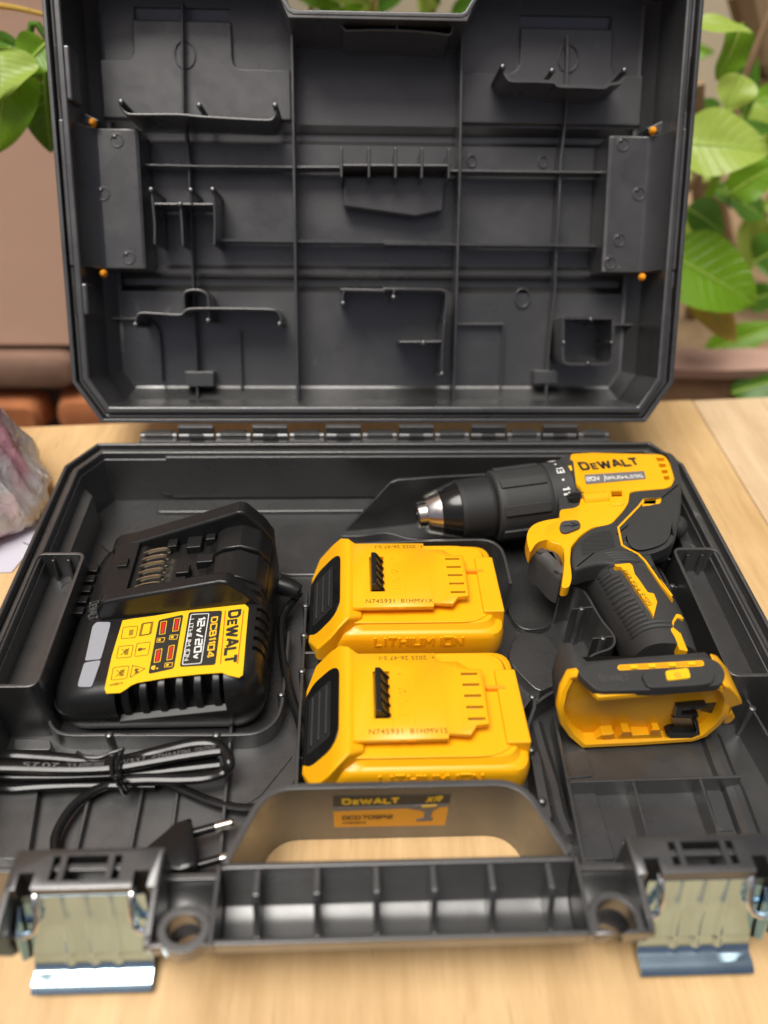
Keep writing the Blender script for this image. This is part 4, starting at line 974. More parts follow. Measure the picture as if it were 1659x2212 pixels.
for i, P in enumerate(sq):
    cframe(P, .3, 'emboss', 'pictogram', .9)
    Q = inset(P, 2.0)
    if i < 3:
        b = MB()
        mid = [((Q[0][0]*.55+Q[1][0]*.45), (Q[0][1]*.55+Q[1][1]*.45)), Q[1], Q[2], ((Q[3][0]*.55+Q[2][0]*.45), (Q[3][1]*.55+Q[2][1]*.45))]
        for k in range(5):
            t0, t1 = k/5, k/5+.12
            lp = lambda a, c_, t: (a[0]+(c_[0]-a[0])*t, a[1]+(c_[1]-a[1])*t)
            b.prism([lp(mid[0], mid[3], t0), lp(mid[1], mid[2], t0), lp(mid[1], mid[2], t1), lp(mid[0], mid[3], t1)], cplane(.36), cplane(.46))
        b.build('pictogram', 'emboss', lb)
        if i > 0:
            for a_, c_ in ((Q[0], Q[2]), (Q[1], Q[3])):
                b = MB(); b.wall([a_, c_], .35, 0, 1); o = MB()
                for v in b.v: o.v.append(Vector((v.x, v.y, ctop(v.x)+.46+.1*v.z)))
                o.f = b.f; o.build('pictogram', 'emboss', lb)
    else:
        b = MB(); m0 = ((Q[0][0]+Q[3][0])/2, (Q[0][1]+Q[3][1])/2); m1 = ((Q[1][0]+Q[2][0])/2, (Q[1][1]+Q[2][1])/2)
        b.wall([m0, m1], .8, 0, 1); o = MB()
        for v in b.v: o.v.append(Vector((v.x, v.y, ctop(v.x)+.46+.1*v.z)))
        o.f = b.f; o.cyl(m0[0]+.4, m0[1], ctop(m0[0])+.45, ctop(m0[0])+.56, 1.2, 12); o.build('pictogram', 'emboss', lb)
for d in (0, 8, 16):
    dx = d*.06
    P = [(-136.7,-165.1),(-131.3,-165),(-130.9,-173.6),(-136.5,-173.9)]
    cframe([(x+dx, y+dx*.6) for x, y in P], .28, 'emboss', 'pictogram', .2)
cframe([(-135.8,-194.3),(-128.5,-197.5),(-135.4,-202.3)], .35, 'emboss', 'pictogram', .1)
P = [(-133.6,-196.4),(-131.4,-197.5),(-132.6,-198),(-131.3,-199.2),(-133.9,-200.2),(-133.1,-198.7),(-134.2,-198)]
b = MB(); b.prism(P, cplane(.4), cplane(.5)); b.build('pictogram', 'emboss', lb)
# cord leaving the charger, its coil, the loop and the plug
b = MB(); b.tube([(-64,-118,22),(-57,-120,21),(-52,-122,20)], [6.5,6,4.6], 12); sr = b.build('strain_relief', 'gloss', ch)
cd1 = [(-60,-118,21),(-54,-124,19)]+[(p[0], p[1], 14) for p in [(-52.9,-118.6),(-58.6,-129.1),(-61.8,-139.2),(-61.5,-151.5),(-59.6,-166.8),(-56.4,-183.5),(-52.1,-199.4),(-48.2,-211.5),(-44.2,-226.9)]]+[(p[0], p[1], 9) for p in [(-45.3,-232.2),(-45.8,-241.8),(-48.7,-249.2)]]+[(p[0], p[1], 7) for p in [(-53.2,-254.8),(-60.3,-257.6),(-68.4,-258.6),(-78.5,-258),(-90.7,-254.4),(-102.5,-249.2),(-112.5,-244.3),(-120.5,-241.1)]]
def zl(pts, z): return [(x, y, z) for x, y in pts]
cd2 = zl([(-119.2,-245.5),(-138.5,-245),(-157.8,-244.6)], 9)+zl([(-178.4,-245.9),(-190.8,-246.6),(-202.1,-245.2)], 10)+zl([(-209.5,-241.3),(-208.6,-233.5)], 14)+zl([(-194.8,-232.9),(-181.8,-233.6),(-165.8,-235.2),(-145.9,-237.7),(-134.3,-236.5)], 18)+zl([(-123.6,-235.7),(-110.5,-231.9),(-98.7,-229.5),(-90.2,-230.5),(-84.1,-235.4),(-81.5,-241.8)], 21)+zl([(-84.1,-243.8),(-92.4,-246.9),(-105.9,-247.6),(-122.2,-247.2),(-136.6,-247.7)], 17)
cd3 = zl([(-137.8,-244.7),(-144.9,-245.8),(-151.9,-250.1),(-157.5,-256.4),(-160.7,-264),(-162,-271.4),(-161,-276.8),(-158.3,-282.2),(-151.3,-289.3),(-138.6,-293.8),(-127.6,-291.6),(-122.3,-284.8),(-117.2,-280.5)], 9)
strand = zl([(-208.7,-243.4),(-200.5,-241.3),(-186.1,-241.6),(-167.8,-242.6),(-151.5,-242.9),(-137.2,-242.2),(-123.2,-239.8),(-107.2,-236.8),(-94.6,-234.8),(-86.8,-233.9)], 21)
strand2 = zl([(-211.9,-239.7),(-196.8,-241.6),(-178.4,-242.3),(-160.2,-242.4),(-142.1,-241.9),(-123.9,-241.1),(-105.7,-239.6),(-87.4,-237.7)], 14)
strand3 = zl([(-210.9,-232.9),(-198.1,-232.6),(-181,-234.5),(-160.3,-236),(-143.5,-236.5),(-125.1,-235.7),(-106.6,-235.1),(-88.9,-234.4)], 13)
def cord(pts, r=2.9, ry=.8):
    b = MB(); b.tube(crom(pts, 5), r, 10, ry=ry); return b.build('power_cord', 'cord', ch)
c1 = cord(cd1, 2.5, .9); c2 = cord(cd2); c3 = cord(cd3, 2.4, .95); c4 = cord(strand, 3.5, .7); cord(strand2, 3.0); cord(strand3, 2.9)
def cordtext(s, pts, n, m='darkgrey', h=2.1):
    q = crom(pts, 5); tot = len(q)
    i0 = int(tot*n[0]); i1 = int(tot*n[1]); seg = s.split('|'); k = len(seg)
    for i, wd in enumerate(seg):
        a = q[int(i0+(i1-i0)*i/k)]; c_ = q[int(i0+(i1-i0)*(i+.85)/k)]
        X = (c_-a).normalized(); side = Vector((0, -.55, .83)); Y = side.cross(X)
        ptext(wd, c4, m, a+Y*(-h*.5)+Vector((0,0,2.5)), c_+Y*(-h*.5)+Vector((0,0,2.5)), h, side, .25, .0)
M['cordprint'] = mat('cord_print', (.11,.11,.11), .4)
cordtext('DE 60227 IEC52|H03VVH2-F|2 X 0.75mm2|300/300V V.S.|2025', strand[::-1], (.05,.80), 'cordprint')
# plug
pz = 12.5
B0 = [(-120.7,-280.5),(-109.1,-273.7),(-97.2,-268.7),(-94,-282),(-90.1,-294.6),(-100.5,-294.3),(-106.8,-286.9)]
c0, cR0, cR1 = [(-116.2,-281.5),(-96.8,-268.8),(-89.9,-294.2)]
b = MB()
v0 = Vector((c0[0], c0[1], pz)); e0 = Vector((cR0[0], cR0[1], pz)); e1 = Vector((cR1[0], cR1[1], pz))
mid = (e0+e1)/2; ax = (mid-v0); ax.z = 0; ax.normalize(); sd_ = Vector((-ax.y, ax.x, 0)); L_ = (mid-v0).length; hw = (e1-e0).length/2
ax = (Vector((-(e0-e1).normalized().y, (e0-e1).normalized().x, 0))); ax = -ax if ax.x < 0 else ax
sd_ = (e0-e1).normalized()
rings = []
for s_, w, h in ((-30,3.4,3.2),(-22,5.5,4.6),(-13,hw*.75,6.4),(-8,hw*.98,7.2),(-1,hw,7.6),(0,hw*.97,7.2)):
    rings.append([mid+ax*s_+sd_*p[0]+Vector((0,0,1))*p[1] for p in rpoly([(-w,-h),(w,-h),(w,h),(-w,h)], min(w,h)*.5, 3)])
b.loft(rings); pg = b.build('plug', 'cord', ch, bev=.3)
for s2 in (-1, 1):
    for s0, s1, r, mm_, nm in ((0,10,2.3,'cord','pin_sleeve'),(10,19,2.35,'steel','pin')):
        b = MB(); a = mid+sd_*s2*hw*.62
        pr = [(0,r),(s1-s0-1,r),(s1-s0-.2,r*.75),(s1-s0,r*.35)] if nm == 'pin' else [(0,r),(s1-s0,r)]
        fr_ = Matrix((( ax.x, sd_.x, 0, a.x+ax.x*s0),(ax.y, sd_.y, 0, a.y+ax.y*s0),(0,0,1,a.z),(0,0,0,1)))
        b.lathe(pr, 16, mtx=fr_); b.build(nm, mm_, pg)
text('250V', pg, 'cordprint', mid+ax*(-4)+sd_*4+Vector((0,0,6.3)), mid+ax*(-4)-sd_*5+Vector((0,0,6.3)), 2.2, (0,0,1), .5, .02)
# tie round the coil
b = MB()
tp = zl([(-139.5,-236.6),(-137.3,-238.2)], 26)+zl([(-138.7,-241.5),(-138.2,-246.1),(-136.8,-250.1),(-133.7,-253.2)], 26)+zl([(-133.1,-252.8),(-131.3,-252.1)], 14)+zl([(-132.5,-252.2),(-134.7,-248.2),(-135.3,-243.6),(-134.5,-239),(-134.4,-236.4)], 27)+zl([(-136.9,-237.5),(-140.2,-238.7),(-145.1,-241),(-151.5,-240.6),(-156.7,-237.8)], 27)
b.tube(crom(tp, 5), 1.0, 8); o = b.build('twist_tie', 'cord')
tag(o, 'thin black twist tie wrapped round the coiled charger cord', 'cable tie')

# ================================================================== DRILL
dr = thing('cordless_drill', 'yellow and black cordless drill without battery, lying on its side in the case', 'drill')
A0 = Vector((24,-67.5,35)); A1 = Vector((124,-53,39)); ax = (A1-A0).normalized()
ay = Vector((0,0,1)).cross(ax).normalized(); az = ax.cross(ay)
AX = Matrix(((ax.x, ay.x, az.x, A0.x),(ax.y, ay.y, az.y, A0.y),(ax.z, ay.z, az.z, A0.z),(0,0,0,1)))
def lat(nm, m, prof, par=dr, n=48, bev=0):
    b = MB(); b.lathe(prof, n, mtx=AX); return b.build(nm, m, par, bev=bev, sharp=28)
chk = lat('chuck', 'shiny', [(14.5,15.8),(15.5,16.6),(24,19.2),(26,19.8),(27,20)])
lat('chuck_nose', 'steel', [(0,4),(0,8.2),(.8,9),(5.5,9.3),(5.6,12.2),(7.2,13.4),(14.8,16)], chk)
b = MB(); b.lathe([(-.2,1.5),(-.2,4.2),(1,4.4)], 20, mtx=AX); b.build('bore', 'shiny', chk)
def knurl(nm, m, s0, s1, r, n, amp, seg, par=dr):
    prof = [(s0, r-1), (s0+.8, r)]+[(s0+.8+(s1-s0-1.6)*k/seg, r) for k in range(1, seg)]+[(s1-.8, r), (s1, r-1)]
    rings = []
    for a, r_ in prof:
        rings.append([(a, (r_+(amp if (k % 2) else 0))*cos(2*pi*k/n), (r_+(amp if (k % 2) else 0))*sin(2*pi*k/n)) for k in range(n)])
    b = MB(); b.loft(rings, mtx=AX); return b.build(nm, m, par, sharp=60)
slv = knurl('chuck_sleeve', 'button', 27, 51, 20.0, 120, .22, 8, chk)
col_ = knurl('torque_collar', 'grip', 51.5, 90, 23.2, 160, .32, 8)
for k in range(8):
    a = 2*pi*(k+.35)/8
    b = MB(); b.prism(rrect(54,-3.4,85,3.4,1.2), 22.6, 24.8, mtx=AX @ Matrix.Rotation(a, 4, 'X')); b.build('grip_lug', 'grip', col_, bev=.5)
ring = lat('number_ring', 'grip', [(87,22.5),(87.6,24.2),(100,24.6),(102,24.9),(103,24)])
for k, s_ in enumerate(('15','.','13','.','11','.','9','.','7','.','5')):
    a = rad(17-18.3*(k-4))
    Rm = AX @ Matrix.Rotation(-a+rad(58), 4, 'X')
    if s_ == '.':
        b = MB(); b.cyl(95.5, 0, 24.3, 24.75, .8, 10, mtx=Rm); b.build('printed_dot', 'white', ring)
    else:
        P = Rm @ Vector((103.5, 2.6, 24.6)); P2 = Rm @ Vector((103.5, -2.6, 24.6)); nn = (Rm.to_3x3() @ Vector((0,0,1)))
        Pm = Rm @ Vector((98.6, 0, 24.6))
        text(s_, ring, 'white', Rm @ Vector((99.0, -1.6 if len(s_) < 2 else -2.8, 24.5)), Rm @ Vector((99.0, 1.6 if len(s_) < 2 else 2.8, 24.5)), -5.2, nn, .3, .05) if False else text(s_, ring, 'white', Rm @ Vector((93.2, 1.6 if len(s_) < 2 else 2.8, 24.5)), Rm @ Vector((93.2, -1.6 if len(s_) < 2 else -2.8, 24.5)), 5.2, nn, .3, .05)
# gear case (black)
b = MB(); b.prism(rpoly([(120.4,-42.4),(124.7,-30),(132.8,-26.5),(138.9,-27.6),(135.5,-68.2),(126.7,-87.9),(112.5,-88.8),(114.8,-72.6)], 3, 3), 14, 55); b.build('gear_case', 'grip', dr, bev=5, seg=4)
b = MB(); b.prism(rpoly([(120,-62.8),(117.2,-63.9),(116.3,-69.6),(124.7,-69.2),(128,-64),(131.9,-37.8),(130,-36.6),(121.7,-46.3)], 2, 2), 50, 58); b.build('gear_cover', 'grip', dr, bev=1.2)
b = MB(); b.tube(zl([(121.5,-75.6),(131,-74.4)], 55), 4.2, 12); b.tube(zl([(120.2,-75.6),(121.6,-75.6)], 55), 3.4, 12); b.build('gear_boss', 'shiny', dr)
# yellow clamshell
YB = [(129.5,-42.6),(131.8,-29.2),(147.6,-27.8),(170.2,-28.9),(195,-30),(197.4,-35.6),(194.8,-59.7),(190.9,-65.4),(185.6,-67.7),(169.9,-69.6),(161.9,-70.9),(158,-81.9),(153,-89.4),(141.2,-102.9),(129,-105.6),(120,-112.7),(112,-122.7),(110.1,-127.9),(107,-127.9),(106.8,-123.8),(105.3,-121.1),(100.7,-119.1),(96.7,-112.4),(101.2,-102.9),(110.1,-98.9),(112,-88.4),(121.6,-87.2),(126.1,-83.9),(131,-67.3),(128.3,-61.6)]
b = MB(); b.prism(rpoly(YB, [1,3,0,0,3,3,5,3,0,0,2,2,3,3,3,3,3,3,2,2,1,1,1,3,3,3,3,3,2,1,2,3,3,1], 3), 47, 57.5)
yb = b.build('clamshell', 'yellow', dr, bev=2.0, seg=3)
b = MB(); b.prism(rpoly([(133.8,-21.9),(150.4,-20.4),(173.4,-21),(199.6,-21.7),(202.4,-27.6),(201,-48.6),(199.1,-59.2),(163.2,-69.3),(132.6,-64.5)], 6, 3), 8, 52); b.build('clamshell_side', 'yellow', dr, bev=9, seg=5)
c = MB()
for k in range(4):
    P = [(190,-34),(195.7,-34.1),(195.1,-38),(190.1,-38.5),(189.7,-41),(194.8,-41),(194.2,-44.7),(189.5,-45.4),(189.4,-48.3),(193.8,-47.8),(193.3,-51.4),(189.2,-52.1),(188.8,-55),(192.9,-54.5),(192.3,-58.3),(188.5,-59.2)]
    c.prism(P[k*4:k*4+4], 50, 70)
c.prism([(149.3,-69.9),(157,-69.5),(155.7,-75.8),(148.1,-76.2)], 48, 70)
cut(yb, c)
b = MB(); b.prism(rpoly([(148.2,-69.4),(158.3,-69),(154.3,-85.3),(144.6,-86.3)], 2, 2), 55, 58.2); o = b.build('lock_window', 'yellow', dr, bev=.5)
c = MB(); c.prism([(149.1,-71.6),(156.3,-71.2),(155.2,-77),(148,-77.4)], 50, 70); cut(o, c)
b = MB(); b.tube(zl([(129,-78.1),(145.1,-76)], 56), 5, 12); b.build('screw_boss', 'yellow', dr)
# rear cap and motor cover (black)
b = MB(); b.prism(rpoly([(199.8,-20),(206.2,-23.1),(207.6,-31.3),(203.4,-50.8),(192.7,-82.6),(185.6,-82.5),(190.5,-62.5),(199,-52),(202.6,-26.2)], 3, 3), 12, 53); b.build('rear_cap', 'grip', dr, bev=4, seg=3)
# grip body (black rubber): neck, then a handle of rounded section running down to the foot
GB = [(162.2,-69.7),(171.2,-68.4),(189.2,-66.2),(196.8,-60.8),(198.9,-64.2),(190,-89.6),(183.4,-104.2),(176,-120),(168.5,-123.7),(161.2,-123.7),(158.3,-130.2),(159.4,-140.4),(150.1,-141.3),(128.2,-136.7),(118.7,-139),(110.8,-142.5),(109.1,-139.8),(110,-131.5),(113.6,-121.2),(121.1,-111.6),(129.5,-104.4),(141.7,-101.7),(154.8,-86.1)]
b = MB(); b = pillow((lambda q: q if area(q) > 0 else q[::-1])(rpoly(GB, 5, 4)), 44, 57.2, 2.2)
gb = b.build('grip_body', 'grip', dr, sharp=60)
HL = [(117.8,-101.1),(116.3,-113.1),(115,-124),(119.3,-127.6),(123.9,-134),(125.9,-142.2),(127.4,-152.1),(129.2,-164.3),(131.1,-173.6),(132.5,-182.6),(133.2,-190.4),(132.5,-195.9)]
HR = [(163.7,-101.1),(163.8,-111.7),(164.7,-122.7),(165.7,-131.3),(166.1,-137.5),(166.9,-145),(168.1,-154.3),(169,-165.8),(169.3,-175.1),(168.9,-184.6),(168,-194.4),(167.5,-200.6)]
def sect(k):
    a, c_ = Vector(HL[k]), Vector(HR[k]); return (a+c_)/2, (c_-a)/2
HZ0, HZA, HN = 35.5, 21.8, 2.5
rings = []
for k in range(len(HL)):
    m_, h_ = sect(k); rg = []
    for q in range(36):
        t = 2*pi*q/36; cx_ = cos(t); sy_ = sin(t)
        ux = math.copysign(abs(cx_)**(2/HN), cx_); uz = math.copysign(abs(sy_)**(2/HN), sy_)
        rg.append((m_.x+h_.x*ux, m_.y+h_.y*ux, HZ0+HZA*uz))
    rings.append(rg)
b = MB(); b.loft(rings); hd = b.build('handle', 'grip', dr, sharp=60)
def hsurf(k, s, d=0.0):
    i = min(int(k), len(HL)-2); f_ = k-i
    m0, h0 = sect(i); m1, h1 = sect(i+1); m_ = m0.lerp(m1, f_); h_ = h0.lerp(h1, f_)
    return Vector((m_.x+h_.x*s, m_.y+h_.y*s, HZ0+HZA*(1-abs(s)**HN)**(1/HN)+d))
# swollen pad behind the motor with its yellow outline
PD = [(144.6,-113.3),(166,-85.6),(179.5,-82.5),(183.4,-87.9),(182.2,-102.6),(174.7,-119.5),(168,-126.1),(156.8,-130.7),(148.1,-131.6),(143.4,-124.9)]
b = MB(); b.loft([z3(rpoly(PD, 5, 3), 50), z3(rpoly(PD, 5, 3), 57.6), z3(rpoly(inset(PD, 2.5), 5, 3), 59.6), z3(rpoly(inset(PD, 6), 4, 3), 60.2)]); b.build('rear_pad', 'grip', dr, sharp=60)
b = MB(); x, y = [(192.3,-86.1)][0]; b.ell((x, y, 40), 7, 8, 8); b.build('rear_knob', 'grip', dr)
def strip2(P, w, z, nm='yellow_trim', m='yellow', par=dr):
    b = MB(); b.wall(P, w, z-4.5, z+.5); return b.build(nm, m, par, bev=.35)
strip2([(180,-78.8),(168.4,-79.8),(163.3,-86.3),(144.7,-106.5),(142.8,-122.2),(145.3,-125.5),(150.5,-130.3),(152.8,-135.9),(154.6,-144.9),(156.6,-155.1),(159.3,-166.5)]+[(157.5,-152.2),(159.8,-164.5)], 1.2, 57.5)
b = MB(); b.prism(rpoly([(167.8,-80),(169.2,-78.4),(180.4,-78.1),(178.6,-82.9),(174.2,-85.4),(165.4,-85.8)], 1.2, 2), 54, 58); o = b.build('yellow_trim', 'yellow', dr, bev=.4)
c = MB(); c.prism([(169,-80.2),(176.6,-79.8),(174.6,-84.2),(166.7,-84.1)], 57, 70); cut(o, c)
b = MB(); b.prism([(169.4,-78.8),(177.4,-78.4),(175.3,-83.2),(167.1,-83.1)], 54, 57.2); b.build('trim_recess', 'orange', dr)
# BRUSHLESS tag
P = [(133.6,-139.4),(143,-138.4),(144.1,-140.6),(143.5,-147.6),(144.5,-151.3),(146.8,-162),(150,-163),(149.9,-169.5),(144.4,-180.9),(144.2,-176.3),(137,-141.6),(134.5,-141.3)]
b = MB(); b.prism(P, 53, 58.6); tg = b.build('name_tag', 'yellow', dr, bev=.4)
q = [(136.4,-145.3),(143.7,-172.8)]; text('BRUSHLESS', tg, 'printb', (*q[0], 58.6), (*q[1], 58.6), 2.8, (0,0,1), .15, .02)
b = MB(); b.prism([(151.2,-189.1),(154.5,-182.4),(158.3,-177.2),(160.6,-177.7),(161.6,-181),(158.3,-180),(155.3,-183.6),(153.7,-187),(156.4,-191.5),(156.3,-203.4),(152,-202.2),(152.1,-194.8)], 50, 57.3); b.build('yellow_trim', 'yellow', dr, bev=.5)
# textured panel on the side of the grip: fine ridges
TP = [(117.1,-119.1),(127.7,-110.4),(139.8,-108),(140.9,-111.6),(138.9,-123.2),(116.2,-131.4)]
b = MB(); b.prism(rpoly(TP, 1.5, 2), 55, 57.5); tp_ = b.build('texture_panel', 'grip', dr, bev=.3)
ys = [p[1] for p in TP]; y = min(ys)+1.2
sub = []
while y < max(ys)-.8:
    xs_ = []
    for i in range(len(TP)):
        a, c_ = TP[i], TP[(i+1) % len(TP)]
        if (a[1]-y)*(c_[1]-y) < 0: xs_.append(a[0]+(c_[0]-a[0])*(y-a[1])/(c_[1]-a[1]))
    if len(xs_) >= 2 and max(xs_)-min(xs_) > 3:
        b = MB(); b.box(min(xs_)+1, max(xs_)-1, y-.28, y+.28, 57.3, 57.8); b.build('fine_ridge', 'grip', tp_)
    y += 1.15
# grip ribs across the handle
TAGP = [(133.6,-139.4),(143,-138.4),(144.1,-140.6),(143.5,-147.6),(144.5,-151.3),(146.8,-162),(150,-163),(149.9,-169.5),(144.4,-180.9),(144.2,-176.3),(137,-141.6),(134.5,-141.3)]
def near_tag(p, d=1.6):
    q = Vector((p.x, p.y)); ins = False
    for a_ in range(len(TAGP)):
        A_, B_ = Vector(TAGP[a_]), Vector(TAGP[(a_+1) % len(TAGP)]); e = B_-A_
        t = max(0, min(1, (q-A_).dot(e)/e.length_squared))
        if (A_+e*t-q).length < d: return True
        if (A_.y > q.y) != (B_.y > q.y) and q.x < (B_.x-A_.x)*(q.y-A_.y)/(B_.y-A_.y)+A_.x: ins = not ins
    return ins
for k in range(20):
    kk = 2.9+k*.335
    s1 = .12 if k > 11 else .2
    s_ = -.9
    while s_ < s1 and not near_tag(hsurf(kk, s_+.08)): s_ += .03
    s1 = s_
    b = MB(); q = [hsurf(kk, -.93, -.3)]+[hsurf(kk, -.9+(s1+.9)*i_/10, .3) for i_ in range(11)]+[hsurf(kk, s1+.03, -.4)]
    b.tube(q, [.7]+[1.5]*11+[.7], 8, ry=.7); b.build('grip_rib', 'grip', hd)
# trigger, direction switch
TR = [(89.9,-117.6),(92.2,-116),(95.1,-114.8),(100.9,-114.4),(106.7,-115.6),(108,-123.7),(106.6,-133.8),(105.9,-137.7),(104.4,-140.3),(100.6,-136.7),(98.1,-131.4),(96.2,-126),(92.6,-121.5)]
TR = rpoly(TR, 3, 3)
if area(TR) < 0: TR = TR[::-1]
b = pillow(TR, 26, 51, 6); b.build('trigger', 'darkgrey', dr, sharp=70)
b = MB(); b.prism(rpoly([(112.1,-122.3),(108.6,-135.3),(107,-147.9),(105.2,-153.1),(103.1,-156.8),(98.9,-156.7),(102.8,-144.3),(106,-132.5),(107,-124.1),(109.4,-120.3)], [1,3,4,3,2,2,3,4,3,2], 3), 50, 57.3); b.build('trigger_guard', 'yellow', dr, bev=1.8, seg=3)
b = MB(); b.prism(rpoly([(111.2,-96.3),(102.6,-98.2),(96.7,-100.2),(91.8,-103.4),(88.5,-108.2),(86.6,-113.9),(86.1,-120.7),(86.4,-127.5),(88.3,-124.5),(90.5,-120.7),(94,-117.5),(100.5,-115.8),(105.6,-116.7),(108.7,-120.9),(113.3,-115.2),(115.6,-101.2)], [0,2,4,5,5,5,4,1,2,3,3,3,2,2,2,2], 3), 48, 57.2); b.build('trigger_guard', 'yellow', dr, bev=3, seg=4)
b = MB(); b.prism(rpoly([(107.8,-106.7),(110.1,-101.7),(120.5,-100.5),(121.7,-104.2),(120.5,-107.8),(111.1,-112.5),(108,-111.7)], 2.5, 3), 52, 59.5); sw = b.build('direction_switch', 'darkgrey', dr, bev=1, seg=2)
q = [(109.6,-107),(117.7,-105.9),(115.7,-103.8),(119.7,-105.7),(114.8,-107.9)]
b = MB(); b.wall([q[0], q[1]], .5, 59.4, 59.8); b.wall([q[2], q[3], q[4]], .5, 59.4, 59.8); b.build('arrow', 'gloss', sw)
# writing on the body
q = [(135.2,-48.6),(176.9,-43.1)]; wordmark(dr, 'labelb', (*q[0], 57.5), (*q[1], 57.5), 9.4, (0,0,1), .2, .10)
b = MB(); b.prism(rpoly([(135.8,-53.4),(177.5,-49.4),(176.2,-57.9),(134.6,-63.6)], 1, 2), 57.3, 57.9); bd = b.build('badge', 'greytxt', dr)
q = [(136.1,-60.6),(145.6,-59.5)]; text('20V', bd, 'white', (*q[0], 57.9), (*q[1], 57.9), 4.4, (0,0,1), .15, .06)
q = [(149.4,-59),(174.8,-56.6)]; text('BRUSHLESS', bd, 'white', (*q[0], 57.9), (*q[1], 57.9), 3.2, (0,0,1), .15, .03)
q = [(149.4,-53.6),(147.7,-61.1)]; b = MB(); b.wall(q, .4, 57.8, 58.1); b.build('printed_line', 'white', bd)
b = MB(); b.prism([(123.7,-45.3),(129,-43.9),(128.6,-49.2),(127.2,-49.6),(126.8,-53.9),(124.3,-54.6),(125,-50.1),(122.9,-50.1)], 58, 58.5); b.build('hammer_mark', 'printy', dr)
# foot: hollow yellow shell facing the viewer, dark plate on top
F3 = [(90.1,-217.7,55),(93.9,-219.8,59),(97.1,-226.9,60),(100.9,-233.2,60),(131.7,-231.4,61),(165.3,-228.1,60),(169.4,-228.4,56),(173.6,-227.5,48),(176,-228,36),(176,-226.2,24),(171.9,-225.6,12),(165.8,-224.8,6),(134,-225.9,5),(104.3,-226.8,5),(96,-224.8,13),(89.1,-224.7,25),(85.7,-224.2,38),(86.8,-220.9,48)]
F3 = [(p.x, p.y, p.z) for i_ in range(len(F3)) for p in [Vector(F3[i_]), (Vector(F3[i_])*.5+Vector(F3[(i_+1) % len(F3)])*.5)]]
if area([(p[0], p[2]) for p in F3]) < 0: F3 = F3[::-1]
def fr3(d, off):
    q = inset([(p[0], p[2]) for p in F3], d)
    return [(q[i_][0], F3[i_][1]+off, q[i_][1]) for i_ in range(len(F3))]
b = MB(); b.loft([fr3(1.2, 6), fr3(.3, 5), fr3(0, 3), fr3(.3, .6), fr3(.9, 0), fr3(3.4, 0), fr3(4.1, .8), fr3(4.8, 13.6), fr3(5.2, 14)])
fs_ = b.build('foot_shell', 'yellow', dr, sharp=40)
PL = [(93,-221.5),(94.2,-218),(100,-214.6),(120.2,-212.9),(142.5,-212),(162.1,-211.9),(166.8,-215.6),(167.6,-220.8),(166.4,-224.8),(162.7,-229.6),(131.3,-232),(101.9,-232.2),(99,-230.8)]
b = MB(); b.prism(rpoly(PL, [3,4,5,0,0,3,5,5,3,3,0,3,2], 3), 58, 63); fp = b.build('foot_plate', 'grip', dr, bev=1.6, seg=3)
b = MB(); b.loft([fr3(.8, 4.5), fr3(.6, 14), fr3(2.0, 23)], False, True); b.build('foot_core', 'grip', dr, sharp=50)
P = [(113.3,-218.6),(114.4,-216.5),(158.6,-214.3),(158.6,-216.9),(157.3,-218.1),(114.1,-220)]
b = MB(); b.prism(rpoly(P, 1, 2), 60, 63.2); fb = b.build('fuel_window', 'yellow', dr, bev=.4)
b = MB(); b.prism(inset(P, .9), 62, 63.5); b.build('window_recess', 'orange', fb)
for x, y in [(121.6,-218.5),(131,-218),(141.4,-217.5),(151.7,-216.8)]:
    b = MB(); b.prism(rrect(x-2, y-1.1, x+2, y+1.1, .8, 2), 62.5, 64.1); b.build('lamp', 'labely', fb)
P = [(123.6,-224.4),(126.4,-221.2),(134.2,-220),(149.3,-219.8),(160.5,-221.2),(160.9,-225.1),(157.6,-229.8),(150.4,-231.1),(127.2,-232.2),(124.4,-230.9)]
b = MB(); b.prism(rpoly(P, 2.5, 3), 60, 65); ls = b.build('mode_slide', 'grip', dr, bev=1.4, seg=3)
b = MB(); b.prism(rpoly([(135.8,-222.7),(148,-220.9),(147.4,-227.2),(135,-228.6)], 1.5, 3), 62, 65.9); lb2 = b.build('mode_button', 'labely', ls, bev=.4)
x, y = [(141.2,-225.5)][0]; b = MB(); b.cyl(x, y, 65.5, 66.1, 1.9, 16); b.build('mark', 'orangeint', lb2)
q = [(102.7,-226.9),(117.8,-226.6)]; wordmark(fp, 'darkgrey', (*q[0], 63), (*q[1], 63), 4.4, (0,0,1), -.1, .06, thick=.35)
# inside the foot
def fy(z, off): return -226+off-(z-5)*.12
def fring(P, off): return [(x, fy(z, off), z) for x, z in P]
def inner(P, off0, off1, nm, m, bev=.3, par=None):
    b = MB(); b.loft([fring(P, off0), fring(P, off1)]); return b.build(nm, m, par or fs_, bev=bev)
inner([(147.8,36.3),(170.6,37.3),(172.9,20.2),(174.7,-3.3),(163.8,-2.9),(161.5,13.3),(151.1,20.9)], 12.5, 8, 'terminal_block', 'shiny')
inner([(147.4,39.9),(163,41.1),(163.6,38.1),(151.5,36.4),(152.4,32.1),(162,30.9),(162.4,28.3),(149.3,29.6)], 8, 4, 'terminal_fin', 'shiny')
inner([(148.8,14.3),(150.7,17),(164.5,15.6),(164.2,19.2),(159.5,28.3),(161.8,28.2),(170.5,7),(154.7,6.6)], 9, 2, 'terminal_fin', 'shiny')
inner([(148.9,27.5),(159.6,26.6),(164.9,15.4),(154.3,15.4)], 8, 5, 'copper_plate', 'copper', .2)
inner([(117,29.3),(138.1,30.1),(141.2,14),(117.3,15.1)], 13.8, 12.6, 'rating_sticker', 'white', 0)
